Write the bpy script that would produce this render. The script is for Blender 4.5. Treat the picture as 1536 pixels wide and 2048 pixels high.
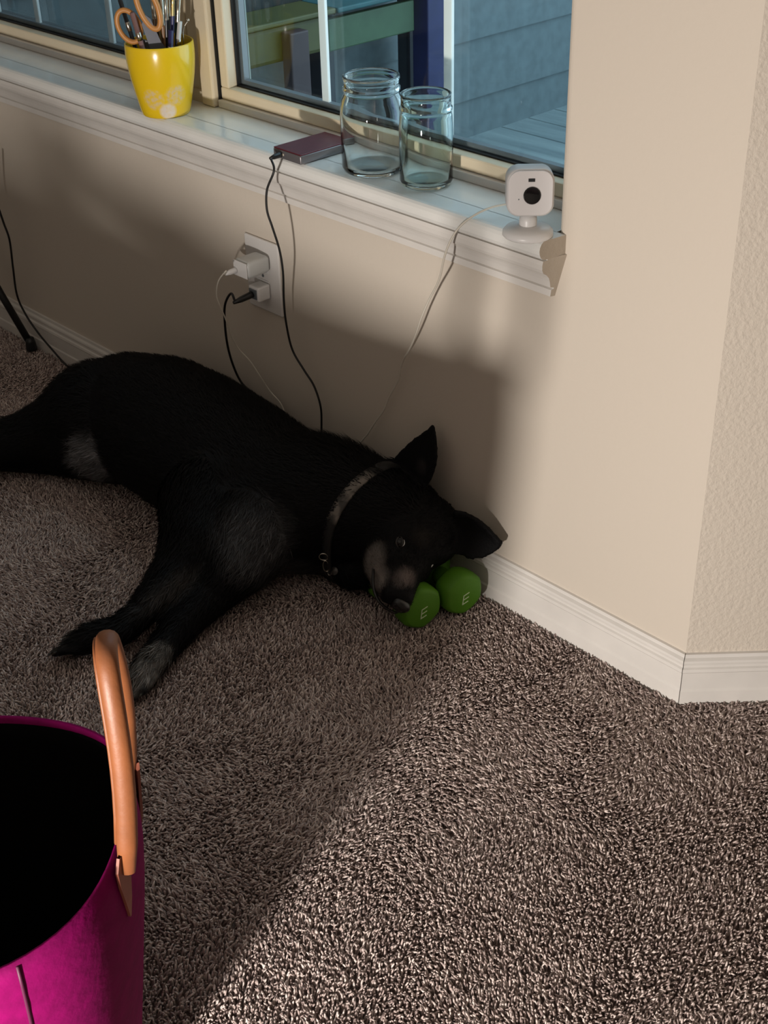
import bpy, bmesh, math, random
import numpy as np
from mathutils import Vector, Matrix
random.seed(4); RNG = np.random.default_rng(11)
for o in list(bpy.data.objects): bpy.data.objects.remove(o)
scene = bpy.context.scene
COL = scene.collection
V = Vector

# ------------------------------------------------------------------ camera, world, light, exposure
PITCH, YAW, ROLL, FPX = 0.5645, -0.8216, -0.0287, 2683.0
fw = V((math.sin(YAW)*math.cos(PITCH), math.cos(YAW)*math.cos(PITCH), -math.sin(PITCH)))
ri = V((math.cos(YAW), -math.sin(YAW), 0)); upv = ri.cross(fw)
RR = math.cos(ROLL)*ri + math.sin(ROLL)*upv; UU = -math.sin(ROLL)*ri + math.cos(ROLL)*upv
cd = bpy.data.cameras.new('camera'); cam = bpy.data.objects.new('camera', cd); COL.objects.link(cam)
cd.sensor_fit = 'VERTICAL'; cd.sensor_height = 36.0; cd.lens = FPX*36.0/2048.0; cd.clip_start = 0.02
M3 = Matrix((RR, UU, -fw)).transposed()
cam.matrix_world = Matrix.Translation((0.8533, -1.4038, 1.3493)) @ M3.to_4x4()
scene.camera = cam

w = bpy.data.worlds.new('dusk_sky'); scene.world = w; w.use_nodes = True
bg = w.node_tree.nodes['Background']; bg.inputs[0].default_value = (0.48, 0.66, 0.80, 1); bg.inputs[1].default_value = 3.1

def lamp(name, kind, loc, energy, color, size, rot=None, sy=None):
    d = bpy.data.lights.new(name, kind); d.energy = energy; d.color = color
    if kind == 'AREA':
        d.size = size
        if sy: d.shape = 'RECTANGLE'; d.size_y = sy
    else: d.shadow_soft_size = size
    o = bpy.data.objects.new(name, d); COL.objects.link(o); o.location = loc
    if rot: o.rotation_euler = rot
    return o
lamp('low_lamp_light', 'POINT', (0.40, -2.0, 0.352), 150, (1.0, 0.93, 0.86), 0.055)
lamp('ambient_fill', 'AREA', (-0.3, -2.0, 2.38), 0.9, (1.0, 0.87, 0.74), 1.6)  # added overhead fill for the ambient level, not a fixture
scene.view_settings.view_transform = 'Standard'; scene.view_settings.look = 'None'
scene.view_settings.gamma = 1; scene.view_settings.use_curve_mapping = False
scene.view_settings.exposure = 0.0

# ------------------------------------------------------------------ helpers
def srgb(r, g, b):
    f = lambda c: (c/255/12.92) if c <= 10.3 else ((c/255+0.055)/1.055)**2.4
    return (f(r), f(g), f(b), 1)
def mat(name, col, rough=0.6, metal=0.0, spec=0.5, noise=None, bump=None, sheen=0, trans=0, ior=None, coat=0):
    """noise=(scale, amount) tints the colour; bump=(scale, strength, distance)"""
    m = bpy.data.materials.new(name); m.use_nodes = True; nt = m.node_tree
    b = nt.nodes['Principled BSDF']
    b.inputs['Base Color'].default_value = col if len(col) == 4 else (*col, 1)
    b.inputs['Roughness'].default_value = rough; b.inputs['Metallic'].default_value = metal
    b.inputs['Specular IOR Level'].default_value = spec
    if sheen: b.inputs['Sheen Weight'].default_value = sheen
    if trans: b.inputs['Transmission Weight'].default_value = trans
    if ior: b.inputs['IOR'].default_value = ior
    if coat: b.inputs['Coat Weight'].default_value = coat
    tc = nt.nodes.new('ShaderNodeTexCoord')
    if noise:
        n = nt.nodes.new('ShaderNodeTexNoise'); n.inputs['Scale'].default_value = noise[0]; n.inputs['Detail'].default_value = 6
        nt.links.new(tc.outputs['Object'], n.inputs['Vector'])
        mx = nt.nodes.new('ShaderNodeMix'); mx.data_type = 'RGBA'; mx.blend_type = 'MULTIPLY'
        mr = nt.nodes.new('ShaderNodeMapRange'); mr.inputs[1].default_value = .3; mr.inputs[2].default_value = .7
        mr.inputs[3].default_value = 1-noise[1]; mr.inputs[4].default_value = 1.0
        nt.links.new(n.outputs[0], mr.inputs[0]); nt.links.new(mr.outputs[0], mx.inputs[7])
        mx.inputs[0].default_value = 1; mx.inputs[6].default_value = b.inputs['Base Color'].default_value
        nt.links.new(mx.outputs[2], b.inputs['Base Color'])
    if bump:
        n = nt.nodes.new('ShaderNodeTexNoise'); n.inputs['Scale'].default_value = bump[0]; n.inputs['Detail'].default_value = 3
        nt.links.new(tc.outputs['Object'], n.inputs['Vector'])
        bp = nt.nodes.new('ShaderNodeBump'); bp.inputs['Strength'].default_value = bump[1]; bp.inputs['Distance'].default_value = bump[2]
        nt.links.new(n.outputs[0], bp.inputs['Height']); nt.links.new(bp.outputs[0], b.inputs['Normal'])
    return m
def link(name, me, m, parent=None, smooth=False):
    o = bpy.data.objects.new(name, me); COL.objects.link(o)
    if m is not None: me.materials.append(m)
    if parent: o.parent = parent
    if smooth:
        me.polygons.foreach_set('use_smooth', [True]*len(me.polygons)); me.update()
    return o
def obj(name, bm, m, parent=None, smooth=False):
    bmesh.ops.recalc_face_normals(bm, faces=bm.faces)
    me = bpy.data.meshes.new(name); bm.to_mesh(me); bm.free()
    return link(name, me, m, parent, smooth)
def pyobj(name, verts, faces, m, parent=None, smooth=False):
    me = bpy.data.meshes.new(name); me.from_pydata([tuple(v) for v in verts], [], faces); me.update()
    return link(name, me, m, parent, smooth)
def tag(o, label=None, cat=None, group=None, kind=None):
    if label: o['label'] = label
    if cat: o['category'] = cat
    if group: o['group'] = group
    if kind: o['kind'] = kind
    return o
def thing(name, loc, label, cat, group=None, rot=(0, 0, 0)):
    o = bpy.data.objects.new(name, None); COL.objects.link(o); o.location = loc; o.rotation_euler = rot
    o.empty_display_size = .05
    return tag(o, label, cat, group)
def box(bm, c, s, rot=None, bev=0, seg=2):
    r = bmesh.ops.create_cube(bm, size=1.0); vs = r['verts']
    bmesh.ops.scale(bm, vec=V(s), verts=vs)
    if bev:
        es = list({e for v in vs for e in v.link_edges})
        rb = bmesh.ops.bevel(bm, geom=es, offset=bev, segments=seg, profile=.5, affect='EDGES')
        vs = list({v for f in rb['faces'] for v in f.verts} | {v for v in vs if v.is_valid})
        # take every vertex connected to them
        seen = set(vs); st = list(vs)
        while st:
            v = st.pop()
            for e in v.link_edges:
                u = e.other_vert(v)
                if u not in seen: seen.add(u); st.append(u)
        vs = list(seen)
    if rot is not None: bmesh.ops.rotate(bm, cent=(0, 0, 0), matrix=rot, verts=vs)
    bmesh.ops.translate(bm, vec=V(c), verts=vs)
    return vs
def bbox(bm, a, b, bev=0, seg=2):
    a, b = V(a), V(b)
    return box(bm, (a+b)/2, [abs(x) for x in (b-a)], bev=bev, seg=seg)
def lathe(bm, prof, n=48, c=(0, 0, 0), rot=None, close=False):
    rings = []; c = V(c)
    for r, z in prof:
        if r < 1e-6: p = V((0, 0, z)); rings.append([bm.verts.new((rot @ p if rot else p)+c)])
        else:
            ring = []
            for i in range(n):
                a = 2*math.pi*i/n; p = V((r*math.cos(a), r*math.sin(a), z)); ring.append(bm.verts.new((rot @ p if rot else p)+c))
            rings.append(ring)
    pairs = list(zip(rings, rings[1:]))
    if close: pairs.append((rings[-1], rings[0]))
    for A, B in pairs:
        for i in range(n):
            j = (i+1) % n
            if len(A) == 1 and len(B) == 1: continue
            if len(A) == 1: bm.faces.new((A[0], B[i], B[j]))
            elif len(B) == 1: bm.faces.new((A[i], A[j], B[0]))
            else: bm.faces.new((A[i], A[j], B[j], B[i]))
def catmull(pts, k=8):
    P = [V(p) for p in pts]; P = [P[0]*2-P[1]] + P + [P[-1]*2-P[-2]]; out = []
    for i in range(1, len(P)-2):
        for j in range(k):
            t = j/k; a, b, c, d = P[i-1], P[i], P[i+1], P[i+2]
            out.append(.5*((2*b)+(c-a)*t+(2*a-5*b+4*c-d)*t*t+(3*b-a-3*c+d)*t**3))
    out.append(P[-2]); return out
def sweep(bm, pts, rad, n=10, close=False, flat=None):
    """tube along pts; rad a number or list; flat=(a,b) elliptical section"""
    L = len(pts); rings = []; prev = None
    for i, p in enumerate(pts):
        t = (pts[(i+1) % L if close else min(i+1, L-1)]-pts[(i-1) % L if close else max(i-1, 0)]).normalized()
        if prev is None: u = t.orthogonal().normalized()
        else: u = (prev-t*prev.dot(t)).normalized()
        prev = u; v = t.cross(u); r = rad[i] if isinstance(rad, (list, tuple)) else rad
        ring = []
        for k in range(n):
            a = 2*math.pi*k/n
            ring.append(bm.verts.new(p+u*math.cos(a)*r+v*math.sin(a)*r))
        rings.append(ring)
    for i in range(L if close else L-1):
        A, B = rings[i], rings[(i+1) % L]
        for k in range(n): bm.faces.new((A[k], A[(k+1) % n], B[(k+1) % n], B[k]))
    if not close: bm.faces.new(rings[0]); bm.faces.new(rings[-1])
def extrude_profile(bm, prof, d0, d1, frame):
    """prof 2-D points; d0,d1 functions giving the run coordinate at each end for a profile point; frame(a,b,t)->world"""
    A = [bm.verts.new(frame(a, b, d0(a, b))) for a, b in prof]; B = [bm.verts.new(frame(a, b, d1(a, b))) for a, b in prof]
    n = len(prof)
    for i in range(n): bm.faces.new((A[i], A[(i+1) % n], B[(i+1) % n], B[i]))
    bm.faces.new(A); bm.faces.new(B)

# ------------------------------------------------------------------ materials
M = {}
M['wall'] = mat('wall_paint', (.62, .555, .475), .75, spec=.25, bump=(120, .12, .004))
M['wall_rough'] = mat('wall_paint_orange_peel', (.62, .555, .475), .7, spec=.3, bump=(150, .45, .004))
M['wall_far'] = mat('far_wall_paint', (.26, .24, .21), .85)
M['trim'] = mat('white_trim_paint', (.72, .69, .65), .35, spec=.5, noise=(18, .08), bump=(60, .06, .002))
M['raw_end'] = mat('sill_end_paint', (.40, .34, .27), .8, bump=(90, .4, .003))
M['sill'] = mat('sill_gloss_paint', (.80, .80, .77), .16, spec=.5, noise=(9, .10), bump=(35, .05, .002))
M['cream'] = mat('cream_vinyl', (.72, .62, .45), .45, noise=(12, .08))
M['gasket'] = mat('black_gasket', (.01, .01, .01), .6)
M['spacer'] = mat('grey_spacer', (.15, .17, .185), .35, metal=.3)
M['muntin'] = mat('white_muntin', (.78, .80, .78), .5)
M['plastic'] = mat('white_plastic', (.72, .71, .70), .35)
M['plate'] = mat('outlet_plate_plastic', (.72, .70, .68), .4)
M['black'] = mat('black_plastic', (.008, .008, .009), .4)
M['cable_black'] = mat('black_cable_rubber', (.006, .006, .006), .5)
M['cable_white'] = mat('white_cable_rubber', (.62, .58, .50), .5)
M['ceiling'] = mat('ceiling_paint', (.45, .43, .40), .9)
M['carpet_base'] = mat('carpet_backing', (.13, .095, .085), .95, spec=.1, bump=(500, .6, .004))
M['siding'] = mat('grey_siding_paint', (.115, .155, .172), .55, noise=(25, .25), bump=(40, .2, .004))
M['deck'] = mat('grey_deck_wood', (.22, .28, .29), .5, bump=(60, .3, .003))
nt = M['deck'].node_tree; b = nt.nodes['Principled BSDF']
tc = nt.nodes.new('ShaderNodeTexCoord'); mp = nt.nodes.new('ShaderNodeMapping'); mp.inputs['Scale'].default_value = (2, 16, 10)
nn = nt.nodes.new('ShaderNodeTexNoise'); nn.inputs['Scale'].default_value = 1; nn.inputs['Detail'].default_value = 5
cr = nt.nodes.new('ShaderNodeValToRGB'); cr.color_ramp.elements[0].color = (.13, .17, .185, 1); cr.color_ramp.elements[1].color = (.25, .31, .32, 1)
cr.color_ramp.elements[0].position = .35; cr.color_ramp.elements[1].position = .75
nt.links.new(tc.outputs['Object'], mp.inputs[0]); nt.links.new(mp.outputs[0], nn.inputs[0]); nt.links.new(nn.outputs[0], cr.inputs[0]); nt.links.new(cr.outputs[0], b.inputs['Base Color'])
def glass_thin(name, tint, refl=1.0, base=0.04):
    m = bpy.data.materials.new(name); m.use_nodes = True; nt = m.node_tree; nt.nodes.clear()
    out = nt.nodes.new('ShaderNodeOutputMaterial'); mix = nt.nodes.new('ShaderNodeMixShader')
    tr = nt.nodes.new('ShaderNodeBsdfTransparent'); tr.inputs[0].default_value = (*tint, 1)
    gl = nt.nodes.new('ShaderNodeBsdfGlossy'); gl.inputs['Roughness'].default_value = .02
    fr = nt.nodes.new('ShaderNodeFresnel'); fr.inputs[0].default_value = 1.5
    nt.links.new(fr.outputs[0], mix.inputs[0]); nt.links.new(tr.outputs[0], mix.inputs[1]); nt.links.new(gl.outputs[0], mix.inputs[2]); nt.links.new(mix.outputs[0], out.inputs[0])
    return m
M['glass'] = glass_thin('window_glass', (.93, .97, .96))
M['screen'] = bpy.data.materials.new('insect_screen'); M['screen'].use_nodes = True
nt = M['screen'].node_tree; nt.nodes.clear()
out = nt.nodes.new('ShaderNodeOutputMaterial'); mix = nt.nodes.new('ShaderNodeMixShader'); mix.inputs[0].default_value = .55
tr = nt.nodes.new('ShaderNodeBsdfTransparent'); df = nt.nodes.new('ShaderNodeBsdfDiffuse'); df.inputs[0].default_value = (.045, .055, .055, 1)
nt.links.new(tr.outputs[0], mix.inputs[1]); nt.links.new(df.outputs[0], mix.inputs[2]); nt.links.new(mix.outputs[0], out.inputs[0])
def jar_glass(name, col):
    m = mat(name, col, .02, trans=1.0, ior=1.47); return m
M['jar'] = jar_glass('clear_jar_glass', (.96, .99, .98)); M['jar_green'] = jar_glass('greenish_jar_glass', (.90, .98, .955))
M['water'] = mat('water', (.97, .98, .98), 0, trans=1.0, ior=1.33)
M['pink'] = mat('magenta_canvas', (.22, .0006, .088), .75, spec=.12, noise=(45, .25), bump=(90, .25, .003))
M['pink_seam'] = mat('magenta_seam', (.07, .0006, .03), .6)
M['bag_lining'] = mat('black_lining', (.004, .004, .004), .95, spec=.05)
M['leather'] = mat('tan_leather', (.27, .090, .030), .5, noise=(20, .25), bump=(150, .15, .002))
M['leather_dark'] = mat('dark_leather_tab', (.28, .085, .05), .5, noise=(30, .2))
M['green'] = mat('green_neoprene', (.075, .21, .012), .55, spec=.3, bump=(300, .15, .001))
M['letter'] = mat('pale_print', (.55, .66, .42), .6)

# ------------------------------------------------------------------ setting: room
C45 = math.cos(math.radians(47.0)); S45 = math.sin(math.radians(47.0))
SILL = .671; WT = .16
ring = [(-3.4, .0), (0, 0), (1.7*C45, 1.7*S45), (3.2, 1.7*S45), (3.2, -4.2), (-3.4, -4.2)]
floor = pyobj('floor', [(x, y, -.012) for x, y in ring], [tuple(range(len(ring)))], M['carpet_base']); tag(floor, kind='structure')
ceil = pyobj('ceiling', [(x, y, 2.44) for x, y in ring], [tuple(reversed(range(len(ring))))], M['ceiling']); tag(ceil, kind='structure')
def wall_seg(name, a, b, m, z0=-.012, z1=2.44, t=.12):
    a, b = V((*a, 0)), V((*b, 0)); d = (b-a).normalized(); n = V((-d.y, d.x, 0))
    vs = []
    for z in (z0, z1): vs += [a+V((0, 0, z)), b+V((0, 0, z)), b+n*t+V((0, 0, z)), a+n*t+V((0, 0, z))]
    return tag(pyobj(name, vs, [(0, 1, 2, 3), (4, 7, 6, 5), (0, 4, 5, 1), (1, 5, 6, 2), (2, 6, 7, 3), (3, 7, 4, 0)], m), kind='structure')
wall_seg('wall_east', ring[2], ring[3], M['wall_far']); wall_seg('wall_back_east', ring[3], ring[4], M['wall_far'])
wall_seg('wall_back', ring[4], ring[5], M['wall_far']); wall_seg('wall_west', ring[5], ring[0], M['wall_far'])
# window wall with its opening (x from -2.16 to -0.285, z from .643 to 2.0)
XL, XR, ZT = -2.16, -.285, 2.02
r_j = .014
bm = bmesh.new()
bbox(bm, (-3.5, 0, -.012), (XR+r_j, WT, .6432))           # under the sill
bbox(bm, (-3.5, 0, ZT), (XR+r_j, WT, 2.44))              # above
bbox(bm, (-3.5, 0, .6432), (XL, WT, ZT))
# right strip: rounded jamb edge, mitred at the outside corner
r = .014
prof = [(XR+r, 0)] + [(XR+r-r*math.sin(a), r-r*math.cos(a)) for a in [math.pi/2*k/6 for k in range(1, 7)]] + [(XR, WT), (-.0+WT*math.tan(math.radians(-23.5)), WT), (0, 0)]
lo = [bm.verts.new((x, y, -.012)) for x, y in prof]; hi = [bm.verts.new((x, y, 2.44)) for x, y in prof]
for i in range(len(prof)):
    j = (i+1) % len(prof); bm.faces.new((lo[i], lo[j], hi[j], hi[i]))
bm.faces.new(lo); bm.faces.new(hi)
wall_l = obj('wall_left', bm, M['wall']); tag(wall_l, kind='structure')
# right (angled) wall
bm = bmesh.new(); q = WT*math.tan(math.radians(23.5))
P0 = V((0, 0, 0)); D = V((C45, S45, 0)); N = V((-S45, C45, 0))
vs = []
for z in (-.012, 2.44): vs += [bm.verts.new(P0+V((0, 0, z))), bm.verts.new(P0+D*1.7+V((0, 0, z))), bm.verts.new(P0+D*1.7+N*WT+V((0, 0, z))), bm.verts.new(P0+V((-q, WT, z)))]
for f in [(0, 1, 2, 3), (4, 5, 6, 7), (0, 4, 5, 1), (1, 5, 6, 2), (2, 6, 7, 3), (3, 7, 4, 0)]: bm.faces.new([vs[i] for i in f])
tag(obj('wall_right', bm, M['wall_rough']), kind='structure')
# baseboards: profile (out, z)
BP = [(0, -.012), (.0135, -.012), (.0135, .018), (.0115, .0215), (.0115, .052), (.0135, .055), (.0125, .060), (.0095, .062), (.0095, .066), (.0105, .070), (.0095, .0735), (.005, .0765), (.0045, .0825), (0, .083)]
tn = math.tan(math.radians(23.5))
bm = bmesh.new(); extrude_profile(bm, BP, lambda a, b: -3.38, lambda a, b: a*tn-.0006, lambda a, b, t: V((t, -a, b)))
bl = tag(obj('baseboard_left', bm, M['trim']), kind='structure')
bm = bmesh.new(); extrude_profile(bm, BP, lambda a, b: -a*tn+.0006, lambda a, b: 1.68, lambda a, b, t: D*t-N*a+V((0, 0, b)))
tag(obj('baseboard_right', bm, M['trim']), kind='structure')

# ------------------------------------------------------------------ window sill, apron
SX1 = -.268
bm = bmesh.new()
sp = [(.14, .643), (.14, SILL), (-.036, SILL)] + [(-.036-.0105*math.sin(a), .657+.014*math.cos(a)) for a in [math.pi*k/8 for k in range(1, 8)]] + [(-.036, .643)]
sp[0], sp[1] = (0, .643), (0, SILL)
extrude_profile(bm, sp, lambda a, b: -3.3, lambda a, b: SX1-.008*max(0, -a)/.045, lambda a, b, t: V((t, a, b)))
bbox(bm, (XL, -.001, .6434), (XR, .14, SILL))
sill = tag(obj('trim_1', bm, M['sill']), kind='structure'); sill['label'] = 'glossy white window sill board with rounded front edge'
bm = bmesh.new()
ap = [(0, .576), (-.0075, .576), (-.0088, .5870), (-.0055, .5885), (-.0055, .5905), (-.0115, .592), (-.0150, .602), (-.0185, .609), (-.0235, .6145), (-.0295, .6185), (-.0325, .624), (-.0345, .632), (-.0350, .6390), (-.0290, .6395), (-.0290, .643), (0, .643)]
extrude_profile(bm, ap, lambda a, b: -3.3, lambda a, b: -.283+.018*(b-.576)/.067+a*.35, lambda a, b, t: V((t, a, b)))
tag(obj('trim_2', bm, M['trim']), kind='structure')['label'] = 'white moulded apron under the window sill'

for o_ in (sill, bpy.data.objects['trim_2']):
    o_.data.materials.append(M['raw_end'])
    for p_ in o_.data.polygons:
        if p_.normal.x > .75 and p_.center.x > -.30: p_.material_index = 1
# ------------------------------------------------------------------ windows
def window_unit(name, x0, x1, bars, screen=False):
    root = bpy.data.objects.new(name, None); COL.objects.link(root); root.location = ((x0+x1)/2, .09, SILL); root['kind'] = 'structure'
    def P(n, fn, m, par=None, sm=False):
        bm = bmesh.new(); fn(bm)
        bmesh.ops.translate(bm, vec=-root.location, verts=bm.verts)
        return obj(n, bm, m, par or root, sm)
    P('stop_strip', lambda bm: (bbox(bm, (x0, .070, SILL+.0002), (x1, .094, SILL+.014), bev=.002), bbox(bm, (x0, .074, ZT-.014), (x1, .094, ZT-.0005))), M['trim'])
    z0, z1 = SILL+.0142, ZT-.0145
    def fr(bm):
        bbox(bm, (x0+.001, .078, z0), (x1-.001, .128, z0+.022), bev=.003)
        bbox(bm, (x0+.001, .078, z1-.022), (x1-.001, .128, z1), bev=.003)
        bbox(bm, (x0+.001, .0785, z0+.0215), (x0+.024, .128, z1-.0215), bev=.003)
        bbox(bm, (x1-.024, .0785, z0+.0215), (x1-.001, .128, z1-.0215), bev=.003)
    P('window_frame', fr, M['cream'])
    gx0, gx1, gz0, gz1 = x0+.0241, x1-.0241, z0+.0222, z1-.0222
    def gk(bm):
        t = .0025
        for a, b in (((gx0, .098, gz0), (gx1, .127, gz0+t)), ((gx0, .098, gz1-t), (gx1, .127, gz1)), ((gx0, .098, gz0), (gx0+t, .127, gz1)), ((gx1-t, .098, gz0), (gx1, .127, gz1))): bbox(bm, a, b)
    P('gasket', gk, M['gasket'])
    def spf(bm):
        t = .009; a0, a1, c0, c1 = gx0+.0026, gx1-.0026, gz0+.0026, gz1-.0026
        for a, b in (((a0, .107, c0), (a1, .119, c0+t)), ((a0, .107, c1-t), (a1, .119, c1)), ((a0, .107, c0+t), (a0+t, .119, c1-t)), ((a1-t, .107, c0+t), (a1, .119, c1-t))): bbox(bm, a, b)
    P('glass_spacer', spf, M['spacer'])
    for y in (.104, .1215):
        P('pane', lambda bm: bm.faces.new([bm.verts.new(p) for p in ((gx0+.0025, y, gz0+.0025), (gx1-.0025, y, gz0+.0025), (gx1-.0025, y, gz1-.0025), (gx0+.0025, y, gz1-.0025))]), M['glass'])
    for bx in bars:
        P('muntin', lambda bm: bbox(bm, (bx-.0085, .110, gz0+.003), (bx+.0085, .116, gz1-.013), bev=.001), M['muntin'])
    for k in (1, 2):
        zz = gz0+(gz1-gz0)*k/3+.02
        P('muntin', lambda bm: bbox(bm, (gx0+.012, .1105, zz-.0085), (gx1-.012, .1155, zz+.0085)), M['muntin'])
    if screen:
        P('insect_screen', lambda bm: bm.faces.new([bm.verts.new(p) for p in ((gx0, .134, gz0), (gx1, .134, gz0), (gx1, .134, gz1), (gx0, .134, gz1))]), M['screen'])
        P('screen_frame', lambda bm: [bbox(bm, a, b) for a, b in (((x0+.002, .130, z0), (x1-.002, .138, z0+.03)), ((x0+.002, .130, z1-.03), (x1-.002, .138, z1)), ((x0+.002, .130, z0), (x0+.032, .138, z1)), ((x1-.032, .130, z0), (x1-.002, .138, z1)))], M['spacer'])
    return root
w1 = window_unit('window_1', -1.1435, XR, (-.891, -.603))
bm = bmesh.new(); bbox(bm, (-1.1449, .0735, SILL+.0002), (-1.1437, .12, ZT-.001)); bmesh.ops.translate(bm, vec=-w1.location, verts=bm.verts); obj('dark_joint', bm, M['gasket'], w1)
w2 = window_unit('window_2', XL, -1.2335, (-1.535, -1.813, -1.98), screen=True)
# pale strip standing in for the frame's reflection in the glass; then the mullion
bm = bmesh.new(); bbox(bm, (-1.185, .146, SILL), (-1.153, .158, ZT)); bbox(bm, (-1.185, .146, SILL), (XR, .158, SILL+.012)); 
tag(obj('reflection_strip', bm, mat('reflection_tone', (.30, .33, .31), .6)), kind='structure')
bm = bmesh.new(); bbox(bm, (-1.2325, .080, SILL+.0002), (-1.145, .138, ZT-.0005), bev=.002); bbox(bm, (-1.182, .062, SILL+.0002), (-1.1455, .0798, ZT-.0005), bev=.004)
bbox(bm, (-1.2325, .070, SILL+.0002), (-1.19, .0798, SILL+.02))
tag(obj('trim_4', bm, M['cream']), kind='structure')

# ------------------------------------------------------------------ outdoors: deck, siding, painted bench
deck = bpy.data.objects.new('deck', None); COL.objects.link(deck); deck.location = (-1.0, 2, 0); deck['kind'] = 'structure'; deck['label'] = 'weathered grey plank deck outside the window'
bm = bmesh.new(); bbox(bm, (-2.6, -.0675, -.026), (.2, .0675, 0), bev=.002, seg=1); me = bpy.data.meshes.new('plank'); bm.to_mesh(me); bm.free(); me.materials.append(M['deck'])
for k in range(18):
    o = bpy.data.objects.new('plank', me); COL.objects.link(o); o.parent = deck; o.location = (.4+.013*math.sin(k*7.3), .0985+k*.141, 0)
bm = bmesh.new(); bbox(bm, (-2.6, -.162, -.026), (.2, .162, 0), bev=.002, seg=1); me = bpy.data.meshes.new('plank'); bm.to_mesh(me); bm.free(); me.materials.append(M['deck'])
for k in range(6):
    o = bpy.data.objects.new('plank', me); COL.objects.link(o); o.parent = deck; o.location = (.4+.013*math.sin(k*4.1), .0265-.1635-k*.327, 0)
sid = bpy.data.objects.new('siding', None); COL.objects.link(sid); sid.location = (-2.19, 2.4, 0); sid['kind'] = 'structure'; sid['label'] = 'blue grey lap siding of the house wing outside'
bm = bmesh.new()
pf = [(-.03, .0), (.0, .0), (-.012, .205), (-.03, .205)]
extrude_profile(bm, pf, lambda a, b: -2.22, lambda a, b: 2.6, lambda a, b, t: V((a, t, b)))
me = bpy.data.meshes.new('clapboard'); bmesh.ops.recalc_face_normals(bm, faces=bm.faces); bm.to_mesh(me); bm.free(); me.materials.append(M['siding'])
for k in range(-1, 14):
    o = bpy.data.objects.new('clapboard', me); COL.objects.link(o); o.parent = sid; o.location = (0, 0, .1255+k*.189)
bm = bmesh.new(); bbox(bm, (-.16, -2.22, -.1), (-.0305, 2.6, 2.8)); obj('sheathing', bm, M['siding'], sid)

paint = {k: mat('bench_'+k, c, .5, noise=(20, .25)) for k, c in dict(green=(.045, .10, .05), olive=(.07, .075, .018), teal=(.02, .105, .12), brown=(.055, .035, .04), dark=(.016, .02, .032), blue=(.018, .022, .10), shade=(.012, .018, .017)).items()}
bench = thing('painted_bench', (-2.02, 1.2, 0), 'wooden bench in painted green, teal, olive and blue boards beside the grey siding outside', 'bench')
def bpart(n, a, b, m, bev=.004):
    bm = bmesh.new(); bbox(bm, a, b, bev=bev); bmesh.ops.translate(bm, vec=-bench.location, verts=bm.verts); return obj(n, bm, m, bench)
bpart('apron_board', (-2.03, 1.10, .446), (-2.005, 1.43, .532), paint['green'])
bpart('apron_board', (-2.03, .80, .450), (-2.0055, 1.0985, .545), paint['olive'], .012)
bpart('seat_plank', (-2.14, 1.12, .5475), (-1.985, 1.56, .562), paint['teal'])
bpart('seat_plank', (-2.14, .80, .5475), (-1.99, 1.118, .562), paint['olive'])
bpart('shade_panel', (-2.165, .70, .50), (-2.142, 1.25, .95), paint['shade'])  # added dark panel standing in for the shade behind the bench
bpart('leg', (-2.04, 1.455, 0), (-1.975, 1.53, .546), paint['blue'])
bpart('leg', (-2.14, 1.49, 0), (-2.09, 1.54, .546), paint['dark'])
bpart('leg', (-2.004, .93, 0), (-1.965, .995, .53), paint['brown'])
bpart('leg', (-2.12, 1.12, 0), (-2.07, 1.175, .546), paint['dark'])

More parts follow.
